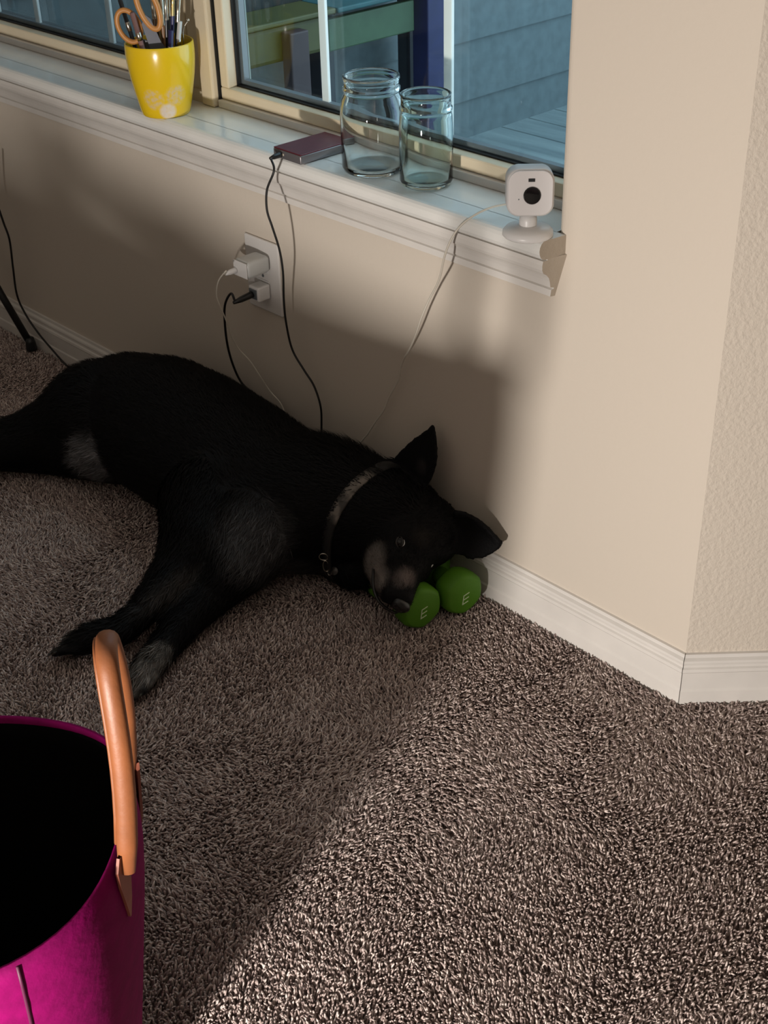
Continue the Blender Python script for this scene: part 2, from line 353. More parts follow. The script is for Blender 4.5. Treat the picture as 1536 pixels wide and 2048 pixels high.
# ------------------------------------------------------------------ carpet pile (real tufts)
def carpet():
    # floor patch the room shows around the dog; everything nearer the sofa side gets the same pile
    pitch = .0040
    xs = np.arange(-2.15, .72, pitch); ys = np.arange(-1.34, .32, pitch)
    X, Y = np.meshgrid(xs, ys); X = X.ravel(); Y = Y.ravel()
    X = X+RNG.uniform(-.5, .5, X.size)*pitch*1.15; Y = Y+RNG.uniform(-.5, .5, X.size)*pitch*1.15
    # inside room (in front of both baseboards)
    ok = (Y < -.0145) & ((X < 0.0) | True)
    inr = np.where(X < .0, Y < -.0150, (-(X)*S45+(Y)*C45) < -.0150)
    # visible strip of floor between left picture edge and right picture edge (plus a margin)
    u = X+Y; v = X-Y
    keep = inr & (Y > -1.34) & (X-Y*1.05 > -1.0-.95*0) | (inr & (Y > -.85*(X+2.2)-.30) & (X < -.2))
    cx, cy = .8533, -1.4038
    az = np.arctan2(X-cx, Y-cy)           # azimuth from +y to +x
    dist = np.hypot(X-cx, Y-cy)
    keep = inr & (az > -1.34) & (az < -.37) & (dist > .80)
    X, Y = X[keep], Y[keep]; n = X.size
    # brushed direction field
    a = 2.2*np.sin(X*5.1+1.3)*np.cos(Y*6.3-.4)+1.7*np.sin(X*11+Y*9+2)+.9*np.sin(-X*23+Y*17)+RNG.normal(0, .9, n)
    lean = np.clip(.55+.3*np.sin(X*8-Y*5+1)+RNG.normal(0, .25, n), .05, 1.25)
    h = RNG.uniform(.009, .0135, n)
    r0 = RNG.uniform(.0013, .0019, n)
    dx, dy = np.cos(a), np.sin(a)
    ts = [0, .45, .8, 1.0]; rs = [1.0, 1.08, .85, .0]
    k = 4; verts = np.zeros((n, 3*k+1, 3), np.float32)
    rot0 = RNG.uniform(0, math.tau, n); curl = RNG.normal(0, .5, n)
    for i, (t, rr) in enumerate(zip(ts, rs)):
        off = lean*h*(t**1.7); zz = -.012+h*t*(1-.22*lean*t)
        ax = X+dx*off-dy*curl*h*t*t*.6; ay = Y+dy*off+dx*curl*h*t*t*.6
        if i == 3:
            verts[:, 3*k, 0] = ax; verts[:, 3*k, 1] = ay; verts[:, 3*k, 2] = zz; continue
        for j in range(k):
            q = rot0+j*math.tau/k+t*1.2
            # tube ring tilts with the lean
            cxr = np.cos(q)*r0*rr; cyr = np.sin(q)*r0*rr
            verts[:, i*k+j, 0] = ax+cxr; verts[:, i*k+j, 1] = ay+cyr
            verts[:, i*k+j, 2] = zz-(cxr*dx+cyr*dy)*lean*.8*t
    # keep every tuft in front of the baseboards
    f = []
    for i in range(2):
        for j in range(k): f.append((i*k+j, i*k+(j+1) % k, (i+1)*k+(j+1) % k, (i+1)*k+j))
    quads = np.array(f); tris = np.array([(2*k+j, 2*k+(j+1) % k, 3*k) for j in range(k)])
    base = (np.arange(n)*(3*k+1))[:, None, None]
    Q = (quads[None]+base).reshape(n, -1); T = (tris[None]+base).reshape(n, -1)
    loops = np.concatenate([Q, T], axis=1).ravel()
    me = bpy.data.meshes.new('carpet_pile')
    nf = len(quads)+len(tris)
    me.vertices.add(n*(3*k+1)); me.vertices.foreach_set('co', verts.ravel())
    me.loops.add(loops.size); me.loops.foreach_set('vertex_index', loops.astype(np.int32))
    tot = np.tile(np.array([4]*len(quads)+[3]*len(tris)), n); st = np.concatenate([[0], np.cumsum(tot)[:-1]])
    me.polygons.add(n*nf); me.polygons.foreach_set('loop_start', st.astype(np.int32)); me.polygons.foreach_set('loop_total', tot.astype(np.int32))
    me.update(calc_edges=True)
    me.polygons.foreach_set('use_smooth', np.ones(n*nf, bool))
    at = me.attributes.new('tone', 'FLOAT', 'POINT'); tone = np.repeat(RNG.uniform(0, 1, n), 3*k+1); at.data.foreach_set('value', tone.astype(np.float32))
    m = mat('carpet_yarn', (.25, .19, .165), .75, spec=.25, sheen=.15); nt = m.node_tree; b = nt.nodes['Principled BSDF']
    a_ = nt.nodes.new('ShaderNodeAttribute'); a_.attribute_name = 'tone'
    cr = nt.nodes.new('ShaderNodeValToRGB'); e = cr.color_ramp.elements
    e[0].position = 0; e[0].color = (.25, .185, .17, 1); e[1].position = 1; e[1].color = (.74, .63, .58, 1)
    x = e.new(.45); x.color = (.44, .345, .315, 1)
    nt.links.new(a_.outputs['Fac'], cr.inputs[0]); nt.links.new(cr.outputs[0], b.inputs['Base Color'])
    o = link('carpet_pile', me, m, floor); o['kind'] = 'stuff'
    print('tufts', n, 'tris', n*(len(quads)*2+len(tris)))
    return o
carpet()

# ------------------------------------------------------------------ dog
A3 = lambda *v: np.array(v, float)
CH = {
 'torso': [(-1.191,-.173,.115,.135,.85),(-1.108,-.162,.123,.144,.85),(-1.003,-.163,.123,.15,.82),(-.893,-.166,.119,.149,.8),(-.771,-.173,.113,.142,.8),(-.702,-.145,.112,.131,.85),(-.648,-.122,.115,.108,1),(-.581,-.106,.125,.090,1),(-.519,-.096,.13,.075,1)],
 'hind': [(-1.192,-.173,.107,.126,.85),(-1.22,-.225,.12,.109,1),(-1.268,-.279,.09,.08,1),(-1.317,-.332,.07,.059,1),(-1.358,-.377,.06,.049,1),(-1.419,-.444,.05,.036,1),(-1.52,-.47,.045,.028,1),(-1.60,-.56,.04,.026,1),(-1.64,-.64,.03,.026,1)],
 'hind2': [(-1.173,-.224,.106,.106,1),(-1.291,-.305,.054,.054,1),(-1.374,-.372,.038,.038,1),(-1.463,-.434,.03,.03,1),(-1.50,-.55,.026,.026,1),(-1.52,-.65,.026,.026,1)],
 'tail': [(-1.25,-.20,.08,.05,1),(-1.36,-.24,.05,.035,1),(-1.47,-.33,.03,.028,1),(-1.58,-.40,.025,.025,1),(-1.66,-.50,.018,.018,1)],
 'legA': [(-.796,-.27,.12,.096,1),(-.751,-.338,.11,.066,1),(-.732,-.392,.085,.046,1),(-.715,-.447,.07,.035,1),(-.706,-.496,.055,.027,1),(-.702,-.543,.045,.026,1),(-.723,-.578,.04,.027,1),(-.742,-.600,.03,.021,1)],
 'legB': [(-.715,-.26,.1,.094,1),(-.686,-.317,.08,.066,1),(-.68,-.373,.05,.043,1),(-.665,-.443,.033,.033,1),(-.635,-.511,.026,.026,1),(-.617,-.548,.026,.026,1),(-.603,-.575,.022,.022,1)],
 'throat': [(-.625,-.15,.055,.055,1),(-.565,-.160,.038,.034,1),(-.540,-.155,.045,.030,1)],
 'chest': [(-.733,-.212,.096,.106,.9),(-.656,-.152,.089,.089,1),(-.615,-.13,.07,.07,1)],
}
DX, DY = -1.0, -.17                     # origin of the dog
H0 = A3(-.4398, -.1255, .125)
hf = A3(.5761, -.7319, -.3641); hl = A3(.3412, .6200, -.7065); hd = A3(.7428, .2827, .6069)
hW = lambda l, f, d: H0+hl*l+hf*f+hd*d
HEAD = [((-.020,.005,-.072),(-.014,.050,-.068),.024,.017), ((0,-.03,-.035),(.022,-.055,-.018),.064,.064), ((0,-.055,-.055),(0,0,-.05),.068,.060), ((0,-.01,-.045),(0,.05,-.038),.050,.032),
        ((0,.03,-.030),(0,.084,-.024),.028,.019), ((.013,.035,-.042),(.012,.076,-.040),.027,.021), ((-.013,.035,-.042),(-.012,.076,-.040),.027,.021),
        ((0,-.06,-.03),(0,-.095,-.03),.055,.05), ((-.032,-.012,-.012),(-.030,-.004,-.010),.014,.012), ((.032,-.012,-.012),(.030,-.004,-.010),.014,.012)]
JAW = ((0,.015,-.066),(0,.070,-.062),.021,.014)
TOES = []
for base, tip, side in ((A3(-.733,-.593,.030), A3(-.764,-.628,.014), A3(.6,-.5,.45)), (A3(-.608,-.562,.020), A3(-.588,-.606,.012), A3(.8,.25,.35))):
    side = side/np.linalg.norm(side)
    for k in (-1.5, -.5, .5, 1.5):
        L = 1.0 if abs(k) < 1 else .78
        TOES.append((base+side*k*.010, base+(tip-base)*L+side*k*.013+A3(0, 0, .002), .0115, .0085))
segs = []
for nm, c in CH.items():
    for p, q in zip(c, c[1:]): segs.append((A3(*p[:3]), A3(*q[:3]), p[3], q[3], p[4], q[4], nm))
for a, b_, r1, r2 in HEAD+[JAW]: segs.append((hW(*a), hW(*b_), r1, r2, 1, 1, 'head'))
for a, b_, r1, r2 in TOES: segs.append((a, b_, r1, r2, 1, 1, 'toe'))
DB = [(-.444, -.0655, math.radians(-11)), (-.466, -.142, math.radians(-11))]
def build_dog():
    dog = thing('dog', (DX, DY, 0), 'black dog with grey muzzle lying on its side against the wall, head on green dumbbells', 'dog')
    off = V((DX, DY, 0))
    bm = bmesh.new()
    for a, b_, r1, r2, s1, s2, nm in segs:
        small = nm in ('toe',)
        n = 4 if small else max(3, int(np.linalg.norm(b_-a)/(.012))+2)
        for t in np.linspace(0, 1, n):
            c = a+(b_-a)*t; r = r1+(r2-r1)*t; s = s1+(s2-s1)*t
            res = bmesh.ops.create_icosphere(bm, subdivisions=3 if r > .03 else 2, radius=r)
            for v in res['verts']: v.co = V((v.co.x, v.co.y, v.co.z*s))+V(c)-off
    # ears: curved pointed shells (base a, base b, tip), bulging away from their opening
    for A, B, T, bul, wp in ((V((-.588,-.058,.176)), V((-.484,-.060,.196)), V((-.502,-.026,.2925)), V((-.55,.75,0))*.013, 1.75), (V((-.428,-.062,.176)), V((-.414,-.068,.101)), V((-.3445,-.028,.130)), V((-.2,.9,.2))*.012, 2.6)):
        g = []; nu, nv = 10, 12
        nrm = (B-A).cross(T-A).normalized()
        for i in range(nv+1):
            t = i/nv; wv = (1-t**wp)**.9 if t < 1 else 0
            wv = max(wv*(1+.12*math.sin(math.pi*t)), .07)
            mid = (A+B)/2*(1-t)+T*t
            for j in range(nu+1):
                s = j/nu-.5
                g.append(mid+(B-A)*s*wv+bul*(1-(2*s)**2)*(1-t*.7)-off)
        for side in (0, 1):
            pass
        th = .0045
        front = [bm.verts.new(p-bul.normalized()*th) for p in g]; back = [bm.verts.new(p+bul.normalized()*th) for p in g]
        W_ = nu+1
        for i in range(nv):
            for j in range(nu):
                a0 = i*W_+j; bm.faces.new((front[a0], front[a0+1], front[a0+W_+1], front[a0+W_])); bm.faces.new((back[a0+W_], back[a0+W_+1], back[a0+1], back[a0]))
        for i in range(nv):
            for j0 in (0, nu):
                a0 = i*W_+j0; fs = (front[a0], front[a0+W_], back[a0+W_], back[a0]); bm.faces.new(fs if j0 == 0 else fs[::-1])
        for j in range(nu):
            for i0 in (0, nv):
                a0 = i0*W_+j; fs = (front[a0+1], front[a0], back[a0], back[a0+1]); bm.faces.new(fs if i0 == 0 else fs[::-1])
    me = bpy.data.meshes.new('tmp'); bm.to_mesh(me); bm.free()
    tmp = bpy.data.objects.new('tmp', me); COL.objects.link(tmp)
    rm = tmp.modifiers.new('r', 'REMESH'); rm.mode = 'VOXEL'; rm.voxel_size = .0042; rm.use_smooth_shade = True
    sm = tmp.modifiers.new('s', 'SMOOTH'); sm.iterations = 5; sm.factor = .5
    dg = bpy.context.evaluated_depsgraph_get(); me2 = bpy.data.meshes.new_from_object(tmp.evaluated_get(dg))
    bpy.data.objects.remove(tmp); bpy.data.meshes.remove(me); me2.name = 'dog_body'
    nv = len(me2.vertices); co = np.zeros(nv*3, np.float32); me2.vertices.foreach_get('co', co); co = co.reshape(-1, 3)
    no = np.zeros(nv*3, np.float32); me2.vertex_normals.foreach_get('vector', no); no = no.reshape(-1, 3)
    Wc = co+np.array([DX, DY, 0])
    # muzzle: mouth groove along both sides
    loc = Wc-H0; L = np.stack([loc@hl, loc@hf, loc@hd], 1)
    g = np.exp(-((L[:, 2]+.0595)/.0028)**2)*((L[:, 1] > .02) & (L[:, 1] < .12)); 
    co -= (no*g[:, None]*.0035).astype(np.float32)
    # eye sockets
    for s in (-1, 1):
        dd = np.linalg.norm(Wc-hW(s*.034, .004, -.006), axis=1); co -= (no*np.exp(-(dd/.010)**2)[:, None]*.003).astype(np.float32)
    co[:, 2] = np.maximum(co[:, 2], .0)
    co[:, 1] = np.minimum(co[:, 1], -.0235-DY)
    for cx_, cy_, an_ in DB:
        d_ = np.array([math.cos(an_), math.sin(an_), 0]); rel = co+np.array([DX, DY, 0])-np.array([cx_, cy_, .0365]); t_ = rel@d_
        perp = rel-t_[:, None]*d_; rr_ = np.linalg.norm(perp, axis=1)+1e-9; inn_ = (np.abs(t_) < .069) & (rr_ < .0405)
        push = (perp/rr_[:, None])*(.0405-rr_)[:, None]; co[inn_] += push[inn_].astype(np.float32)
    co[:, 2] = np.maximum(co[:, 2], .0)
    me2.vertices.foreach_set('co', co.ravel()); me2.update()
    # coat colour: black with grey patches
    base = np.tile(np.array([.0042, .0042, .0048]), (nv, 1))
    nz = .5+.5*np.sin(Wc[:, 0]*170+np.sin(Wc[:, 1]*130)*2)*np.sin(Wc[:, 2]*150+Wc[:, 1]*90)
    def patch(col, c, r, soft=.6, rough=.5):
        nonlocal base
        d = np.linalg.norm((Wc-c)/np.array(r), axis=1); k = np.clip((1.15-d)/soft, 0, 1)*(1-rough*nz); base = base*(1-k[:, None])+np.array(col)*k[:, None]
    patch((.075, .075, .078), A3(-.625,-.30,.135), (.10,.07,.075)); patch((.05, .048, .045), A3(-.65,-.25,.045), (.09,.07,.04))
    patch((.20, .20, .21), A3(-1.13,-.305,.09), (.045,.05,.06), .5, .6)
    patch((.24, .22, .20), A3(-.600,-.580,.025), (.03,.045,.035), .6, .8); patch((.18, .165, .15), A3(-.61,-.545,.045), (.03,.05,.03), .6, .8)
    patch((.12, .11, .10), A3(-.755,-.605,.03), (.02,.035,.03), .8, .8)
    patch((.045, .042, .04), A3(-.690,-.43,.085), (.02,.10,.03), .8, .6)
    patch((.10, .10, .10), A3(-.595,-.155,.02), (.03,.03,.025), .5, .3)
    patch((.19, .17, .155), hW(-.040, .030, -.055), (.024,.034,.036), .6, .35)
    patch((.24, .21, .19), hW(-.034, .062, -.052), (.022,.026,.026), .7, .3)
    patch((.16, .13, .12), hW(-.012, .060, -.012), (.018,.022,.02), .9, .3)
    patch((.30, .27, .24), hW(0, .074, -.076), (.022,.028,.012), .5, .2)
    patch((.045, .04, .04), A3(-.512,-.07,.222), (.02,.03,.02), .8, .3)
    patch((.02, .017, .015), hW(.03, -.03, .01), (.02,.02,.02), .8, .3); patch((.02, .017, .015), hW(-.012, -.012, .012), (.02,.02,.02), .8, .3)
    ca = me2.color_attributes.new('coat', 'FLOAT_COLOR', 'POINT'); ca.data.foreach_set('color', np.concatenate([base, np.ones((nv, 1))], 1).astype(np.float32).ravel())
    fm = mat('dog_coat', (.005, .005, .005), .6, spec=.12, bump=(400, .3, .002)); nt = fm.node_tree; a_ = nt.nodes.new('ShaderNodeAttribute'); a_.attribute_name = 'coat'
    nt.links.new(a_.outputs['Color'], nt.nodes['Principled BSDF'].inputs['Base Color'])
    me2.materials.clear(); body = link('body', me2, fm, dog, True)
    # fur strands
    tri = me2.loop_triangles; me2.calc_loop_triangles(); nt_ = len(me2.loop_triangles)
    ti = np.zeros(nt_*3, np.int32); me2.loop_triangles.foreach_get('vertices', ti); ti = ti.reshape(-1, 3)
    ar = np.linalg.norm(np.cross(co[ti[:, 1]]-co[ti[:, 0]], co[ti[:, 2]]-co[ti[:, 0]]), axis=1); pr = ar/ar.sum()
    NS = 110000
    pick = RNG.choice(nt_, NS, p=pr); u = RNG.random((NS, 2)); fl = u.sum(1) > 1; u[fl] = 1-u[fl]
    bc = np.stack([1-u.sum(1), u[:, 0], u[:, 1]], 1)[:, :, None]
    P = (co[ti[pick]]*bc).sum(1); Nn = (no[ti[pick]]*bc).sum(1); Nn /= np.linalg.norm(Nn, axis=1)[:, None]+1e-9; Cc = (base[ti[pick]]*bc).sum(1)
    PW = P+np.array([DX, DY, 0])
    best = np.full(NS, 1e9); fd = np.zeros((NS, 3)); kind = np.zeros(NS)
    for a, b_, r1, r2, s1, s2, nm in segs:
        ab = b_-a; t = np.clip(((PW-a)@ab)/(ab@ab+1e-12), 0, 1); d = np.linalg.norm(PW-(a+t[:, None]*ab), axis=1)-(r1+(r2-r1)*t)
        dirv = ab/np.linalg.norm(ab)
        if nm in ('torso', 'chest', 'head'): dirv = -dirv
        k = d < best; best[k] = d[k]; fd[k] = dirv; kind[k] = {'head': 1, 'toe': 1}.get(nm, 0)
    # keep: above ground, not the ears (far from any segment)
    keepm = (PW[:, 2] > .004) & (Nn[:, 2] > -.6) & (best < .012)
    # keep eyes, nose clear
    for c, rr in ((hW(-.034, .004, -.006), .013), (hW(.034, .004, -.006), .013), (hW(0, .098, -.026), .022)): keepm &= np.linalg.norm(PW-c, axis=1) > rr
    P, Nn, Cc, fd, kind = P[keepm], Nn[keepm], Cc[keepm], fd[keepm], kind[keepm]; n = len(P)
    tg = fd-Nn*(fd*Nn).sum(1)[:, None]; tg += RNG.normal(0, .22, (n, 3)); tg -= Nn*(tg*Nn).sum(1)[:, None]; tg /= np.linalg.norm(tg, axis=1)[:, None]+1e-9
    ln = np.where(kind > 0, RNG.uniform(.005, .009, n), RNG.uniform(.014, .028, n)); lift = RNG.uniform(.10, .38, n); nk = np.exp(-(np.linalg.norm(P+np.array([DX, DY, 0])-A3(-.67, -.05, .19), axis=1)/.09)**2)*(kind == 0); ln = ln*(1+.7*nk); lift = lift+.25*nk
    sd = np.cross(tg, Nn); wd = np.where(kind > 0, .0005, .0009)
    p0 = P-Nn*.001; p1 = P+tg*(ln*.5)[:, None]+Nn*(ln*lift*.55)[:, None]; p2 = P+tg*ln[:, None]+Nn*(ln*lift*.7)[:, None]
    vs = np.stack([p0-sd*wd[:, None], p0+sd*wd[:, None], p1-sd*wd[:, None]*.8, p1+sd*wd[:, None]*.8, p2], 1)
    vs[:, :, 1] = np.minimum(vs[:, :, 1], -.0205-DY); vs[:, :, 2] = np.maximum(vs[:, :, 2], .0005)
    i0 = (np.arange(n)*5)[:, None]; fq = i0+np.array([[0, 1, 3, 2]]); ft = i0+np.array([[2, 3, 4]])
    loops = np.concatenate([fq, ft], 1).ravel(); fme = bpy.data.meshes.new('fur')
    fme.vertices.add(n*5); fme.vertices.foreach_set('co', vs.astype(np.float32).ravel()); fme.loops.add(loops.size); fme.loops.foreach_set('vertex_index', loops.astype(np.int32))
    tot = np.tile([4, 3], n); st = np.concatenate([[0], np.cumsum(tot)[:-1]]); fme.polygons.add(n*2); fme.polygons.foreach_set('loop_start', st.astype(np.int32)); fme.polygons.foreach_set('loop_total', tot.astype(np.int32))
    fme.update(calc_edges=True)
    cc = Cc*RNG.uniform(.6, 1.5, n)[:, None]
    ca = fme.color_attributes.new('coat', 'FLOAT_COLOR', 'POINT'); ca.data.foreach_set('color', np.concatenate([np.repeat(cc, 5, 0), np.ones((n*5, 1))], 1).astype(np.float32).ravel())
    fur = link('fur', fme, fm, dog); fur['kind'] = 'stuff'
    # eyes
    eyeW = mat('eye_white', (.85, .85, .86), .12, coat=1); eyeB = mat('eye_dark', (.004, .003, .003), .08, spec=.35)
    view = V((.8533, -1.4038, 1.3493))
    for s, op in ((-1, 1), (1, .5)):
        c = V(hW(s*.0345, .004, -.0085)) if s < 0 else V(hW(s*.0325, .004, -.0105)); bm = bmesh.new(); bmesh.ops.create_uvsphere(bm, u_segments=24, v_segments=16, radius=.0105)
        bmesh.ops.translate(bm, vec=c-off, verts=bm.verts); e = obj('eye', bm, eyeW, dog, True)
        look = (view-c).normalized()-RR*.30+UU*.14; look.normalize()
        bm = bmesh.new(); lathe(bm, [(0, .0109), (.0035, .0106), (.0060, .0093), (.0078, .0076), (.0086, .0062), (.0083, .0056)], 24, rot=look.to_track_quat('Z', 'Y').to_matrix()); bmesh.ops.translate(bm, vec=c-off, verts=bm.verts)
        obj('iris', bm, eyeB, e, True)
        # eyelids: two curved bands hugging the ball
        skin = M['lid']
        for k in (1, -1):
            bm = bmesh.new(); pts = []
            up_ = V(hd) if k == 1 else -V(hd)
            ax = V(hf); n_ = V(hl*s)
            n_ = ((view-c).normalized()+V(hl*s)*.3).normalized(); ax = (V(hf)-n_*V(hf).dot(n_)).normalized(); up_ = n_.cross(ax)*k
            for q in range(13):
                t = -1+q/6; ang = (.50 if op == 1 else .12)*(1-t*t)
                dirn = (n_*math.cos(t*1.15)+ax*math.sin(t*1.15)); dirn = (dirn*math.cos(ang)+up_*math.sin(ang)).normalized()
                pts.append(c-off+dirn*.0109)
            sweep(bm, pts, .0017, 8); obj('eyelid', bm, skin, e, True)
    # nose pad with nostrils
    bm = bmesh.new(); bmesh.ops.create_uvsphere(bm, u_segments=32, v_segments=20, radius=1)
    for v in bm.verts:
        x, y, z = v.co; v.co = V((x*.0165*(1+.15*z), y*.0115, z*.0125))
        for s in (-1, 1):
            dd = (V((x-s*.45, y-.75, z+.05))).length; v.co.y -= .006*math.exp(-(dd/.25)**2)
    R_ = Matrix((hl, hf, hd)).transposed()
    for v in bm.verts: v.co = R_ @ v.co + V(hW(0, .100, -.026)) - off
    obj('nose', bm, mat('nose_leather', (.006, .006, .006), .28, bump=(900, .3, .001)), dog, True)
    # dark lip line along the visible side of the muzzle
    for s in (-1, 1):
        bm = bmesh.new(); pts = catmull([V(hW(s*.040, .012, -.058))-off, V(hW(s*.0385, .045, -.0605))-off, V(hW(s*.031, .075, -.0605))-off, V(hW(s*.018, .093, -.057))-off, V(hW(0, .099, -.053))-off], 5)
        sweep(bm, pts, .0024, 8); obj('lip', bm, M['lid'], dog, True)
    # claws
    cl = mat('claw', (.03, .025, .02), .35)
    for a, b_, r1, r2 in TOES:
        d = V(b_-a).normalized(); t0 = V(b_)-off+d*.006+V((0, 0, .001)); bm = bmesh.new(); sweep(bm, [t0, t0+d*.005, t0+d*.009-V((0, 0, .003))], [.0022, .0017, .0004], 8); obj('claw', bm, cl, dog, True)
    # collar
    from mathutils.bvhtree import BVHTree
    bm = bmesh.new(); bm.from_mesh(me2); tree = BVHTree.FromBMesh(bm); bm.free()
    def surf(px, py, lift=0):
        d = (fw+RR*((px-768)/FPX)-UU*((py-1024)/FPX)).normalized(); h = tree.ray_cast(V((.8533, -1.4038, 1.3493))-off, d)
        return h[0]+h[1]*lift, h[1]
    p1, p2, p3 = surf(722, 962)[0], surf(676, 1020)[0], surf(655, 1105)[0]
    pn = (V((-.75, .12, .30))).normalized(); e1 = (p1-p3); pn = (pn-e1*pn.dot(e1)/e1.dot(e1)).normalized()
    cc0 = V((-.622, -.118, .112))-off; cc0 = cc0-pn*(cc0-p3).dot(pn)
    u1 = pn.orthogonal().normalized(); u2 = pn.cross(u1)
    loop = []
    for i in range(72):
        a = math.tau*i/72; dr = u1*math.cos(a)+u2*math.sin(a); h = tree.ray_cast(cc0+dr*.3, -dr)
        loop.append((min(max((h[0]-cc0).length, .05), .135) if h[0] else .10, dr))
    rr_ = [sum(loop[(i+k) % 72][0] for k in range(-4, 5))/9 for i in range(72)]
    bm = bmesh.new(); rg = []
    for i in range(72):
        dr = loop[i][1]; buried = .0; r0 = rr_[i]
        rg.append([bm.verts.new(cc0+dr*(r0+q)+pn*w_) for q, w_ in ((.0005, -.0115), (.0045, -.0105), (.0055, 0), (.0045, .0105), (.0005, .0115), (-.001, 0))])
    for i in range(72):
        for k in range(6): bm.faces.new((rg[i][k], rg[i][(k+1) % 6], rg[(i+1) % 72][(k+1) % 6], rg[(i+1) % 72][k]))
    cm = mat('collar_webbing', (.055, .048, .042), .7, bump=(300, .4, .001)); nt = cm.node_tree; b_n = nt.nodes['Principled BSDF']
    tcn = nt.nodes.new('ShaderNodeTexCoord'); nz_ = nt.nodes.new('ShaderNodeTexNoise'); nz_.inputs['Scale'].default_value = 40; rp_ = nt.nodes.new('ShaderNodeValToRGB')
    rp_.color_ramp.elements[0].color = (.05, .045, .04, 1); rp_.color_ramp.elements[0].position = .42; rp_.color_ramp.elements[1].position = .56; rp_.color_ramp.elements[1].color = (.17, .15, .13, 1)
    nt.links.new(tcn.outputs['Object'], nz_.inputs[0]); nt.links.new(nz_.outputs[0], rp_.inputs[0])
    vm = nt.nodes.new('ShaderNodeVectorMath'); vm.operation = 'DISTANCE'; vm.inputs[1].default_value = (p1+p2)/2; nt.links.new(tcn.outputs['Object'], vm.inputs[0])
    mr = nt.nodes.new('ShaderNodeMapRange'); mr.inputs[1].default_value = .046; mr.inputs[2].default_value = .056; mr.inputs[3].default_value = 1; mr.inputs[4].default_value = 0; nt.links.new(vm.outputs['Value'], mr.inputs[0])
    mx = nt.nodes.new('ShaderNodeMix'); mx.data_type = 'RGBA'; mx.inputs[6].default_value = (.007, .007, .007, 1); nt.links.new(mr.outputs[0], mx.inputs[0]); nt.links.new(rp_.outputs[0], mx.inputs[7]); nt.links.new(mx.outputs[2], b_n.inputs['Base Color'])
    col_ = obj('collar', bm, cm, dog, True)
    met = mat('collar_metal', (.6, .58, .5), .25, metal=1)
    def ringlet(px, py, r1_, r2_, lift, tw, nm='collar_ring'):
        c, n_ = surf(px, py, lift); u_ = V(RR)*math.cos(tw)+V(UU)*math.sin(tw); u_ = (u_-n_*u_.dot(n_)).normalized(); w_ = n_.cross(u_)
        bm = bmesh.new(); sweep(bm, [c+u_*math.cos(a)*r1_+w_*math.sin(a)*r2_ for a in [math.tau*i/24 for i in range(24)]], .0011, 8, close=True); return obj(nm, bm, met, col_, True)
    ringlet(648, 1106, .0075, .008, .009, .2); ringlet(652, 1124, .0050, .0125, .010, .1); ringlet(664, 1142, .003, .006, .006, -.5)
    c, n_ = surf(672, 1140, .006); bm = bmesh.new(); lathe(bm, [(0, -.001), (.007, -.001), (.0075, 0), (.007, .001), (0, .001)], 28, c=c, rot=(n_+V((0, 0, .3))).normalized().to_track_quat('Z', 'Y').to_matrix()); obj('tag', bm, mat('tag_dark', (.07, .065, .06), .4, metal=.5), col_, True)
    return dog
M['lid'] = mat('dark_skin', (.006, .005, .005), .4)
build_dog()

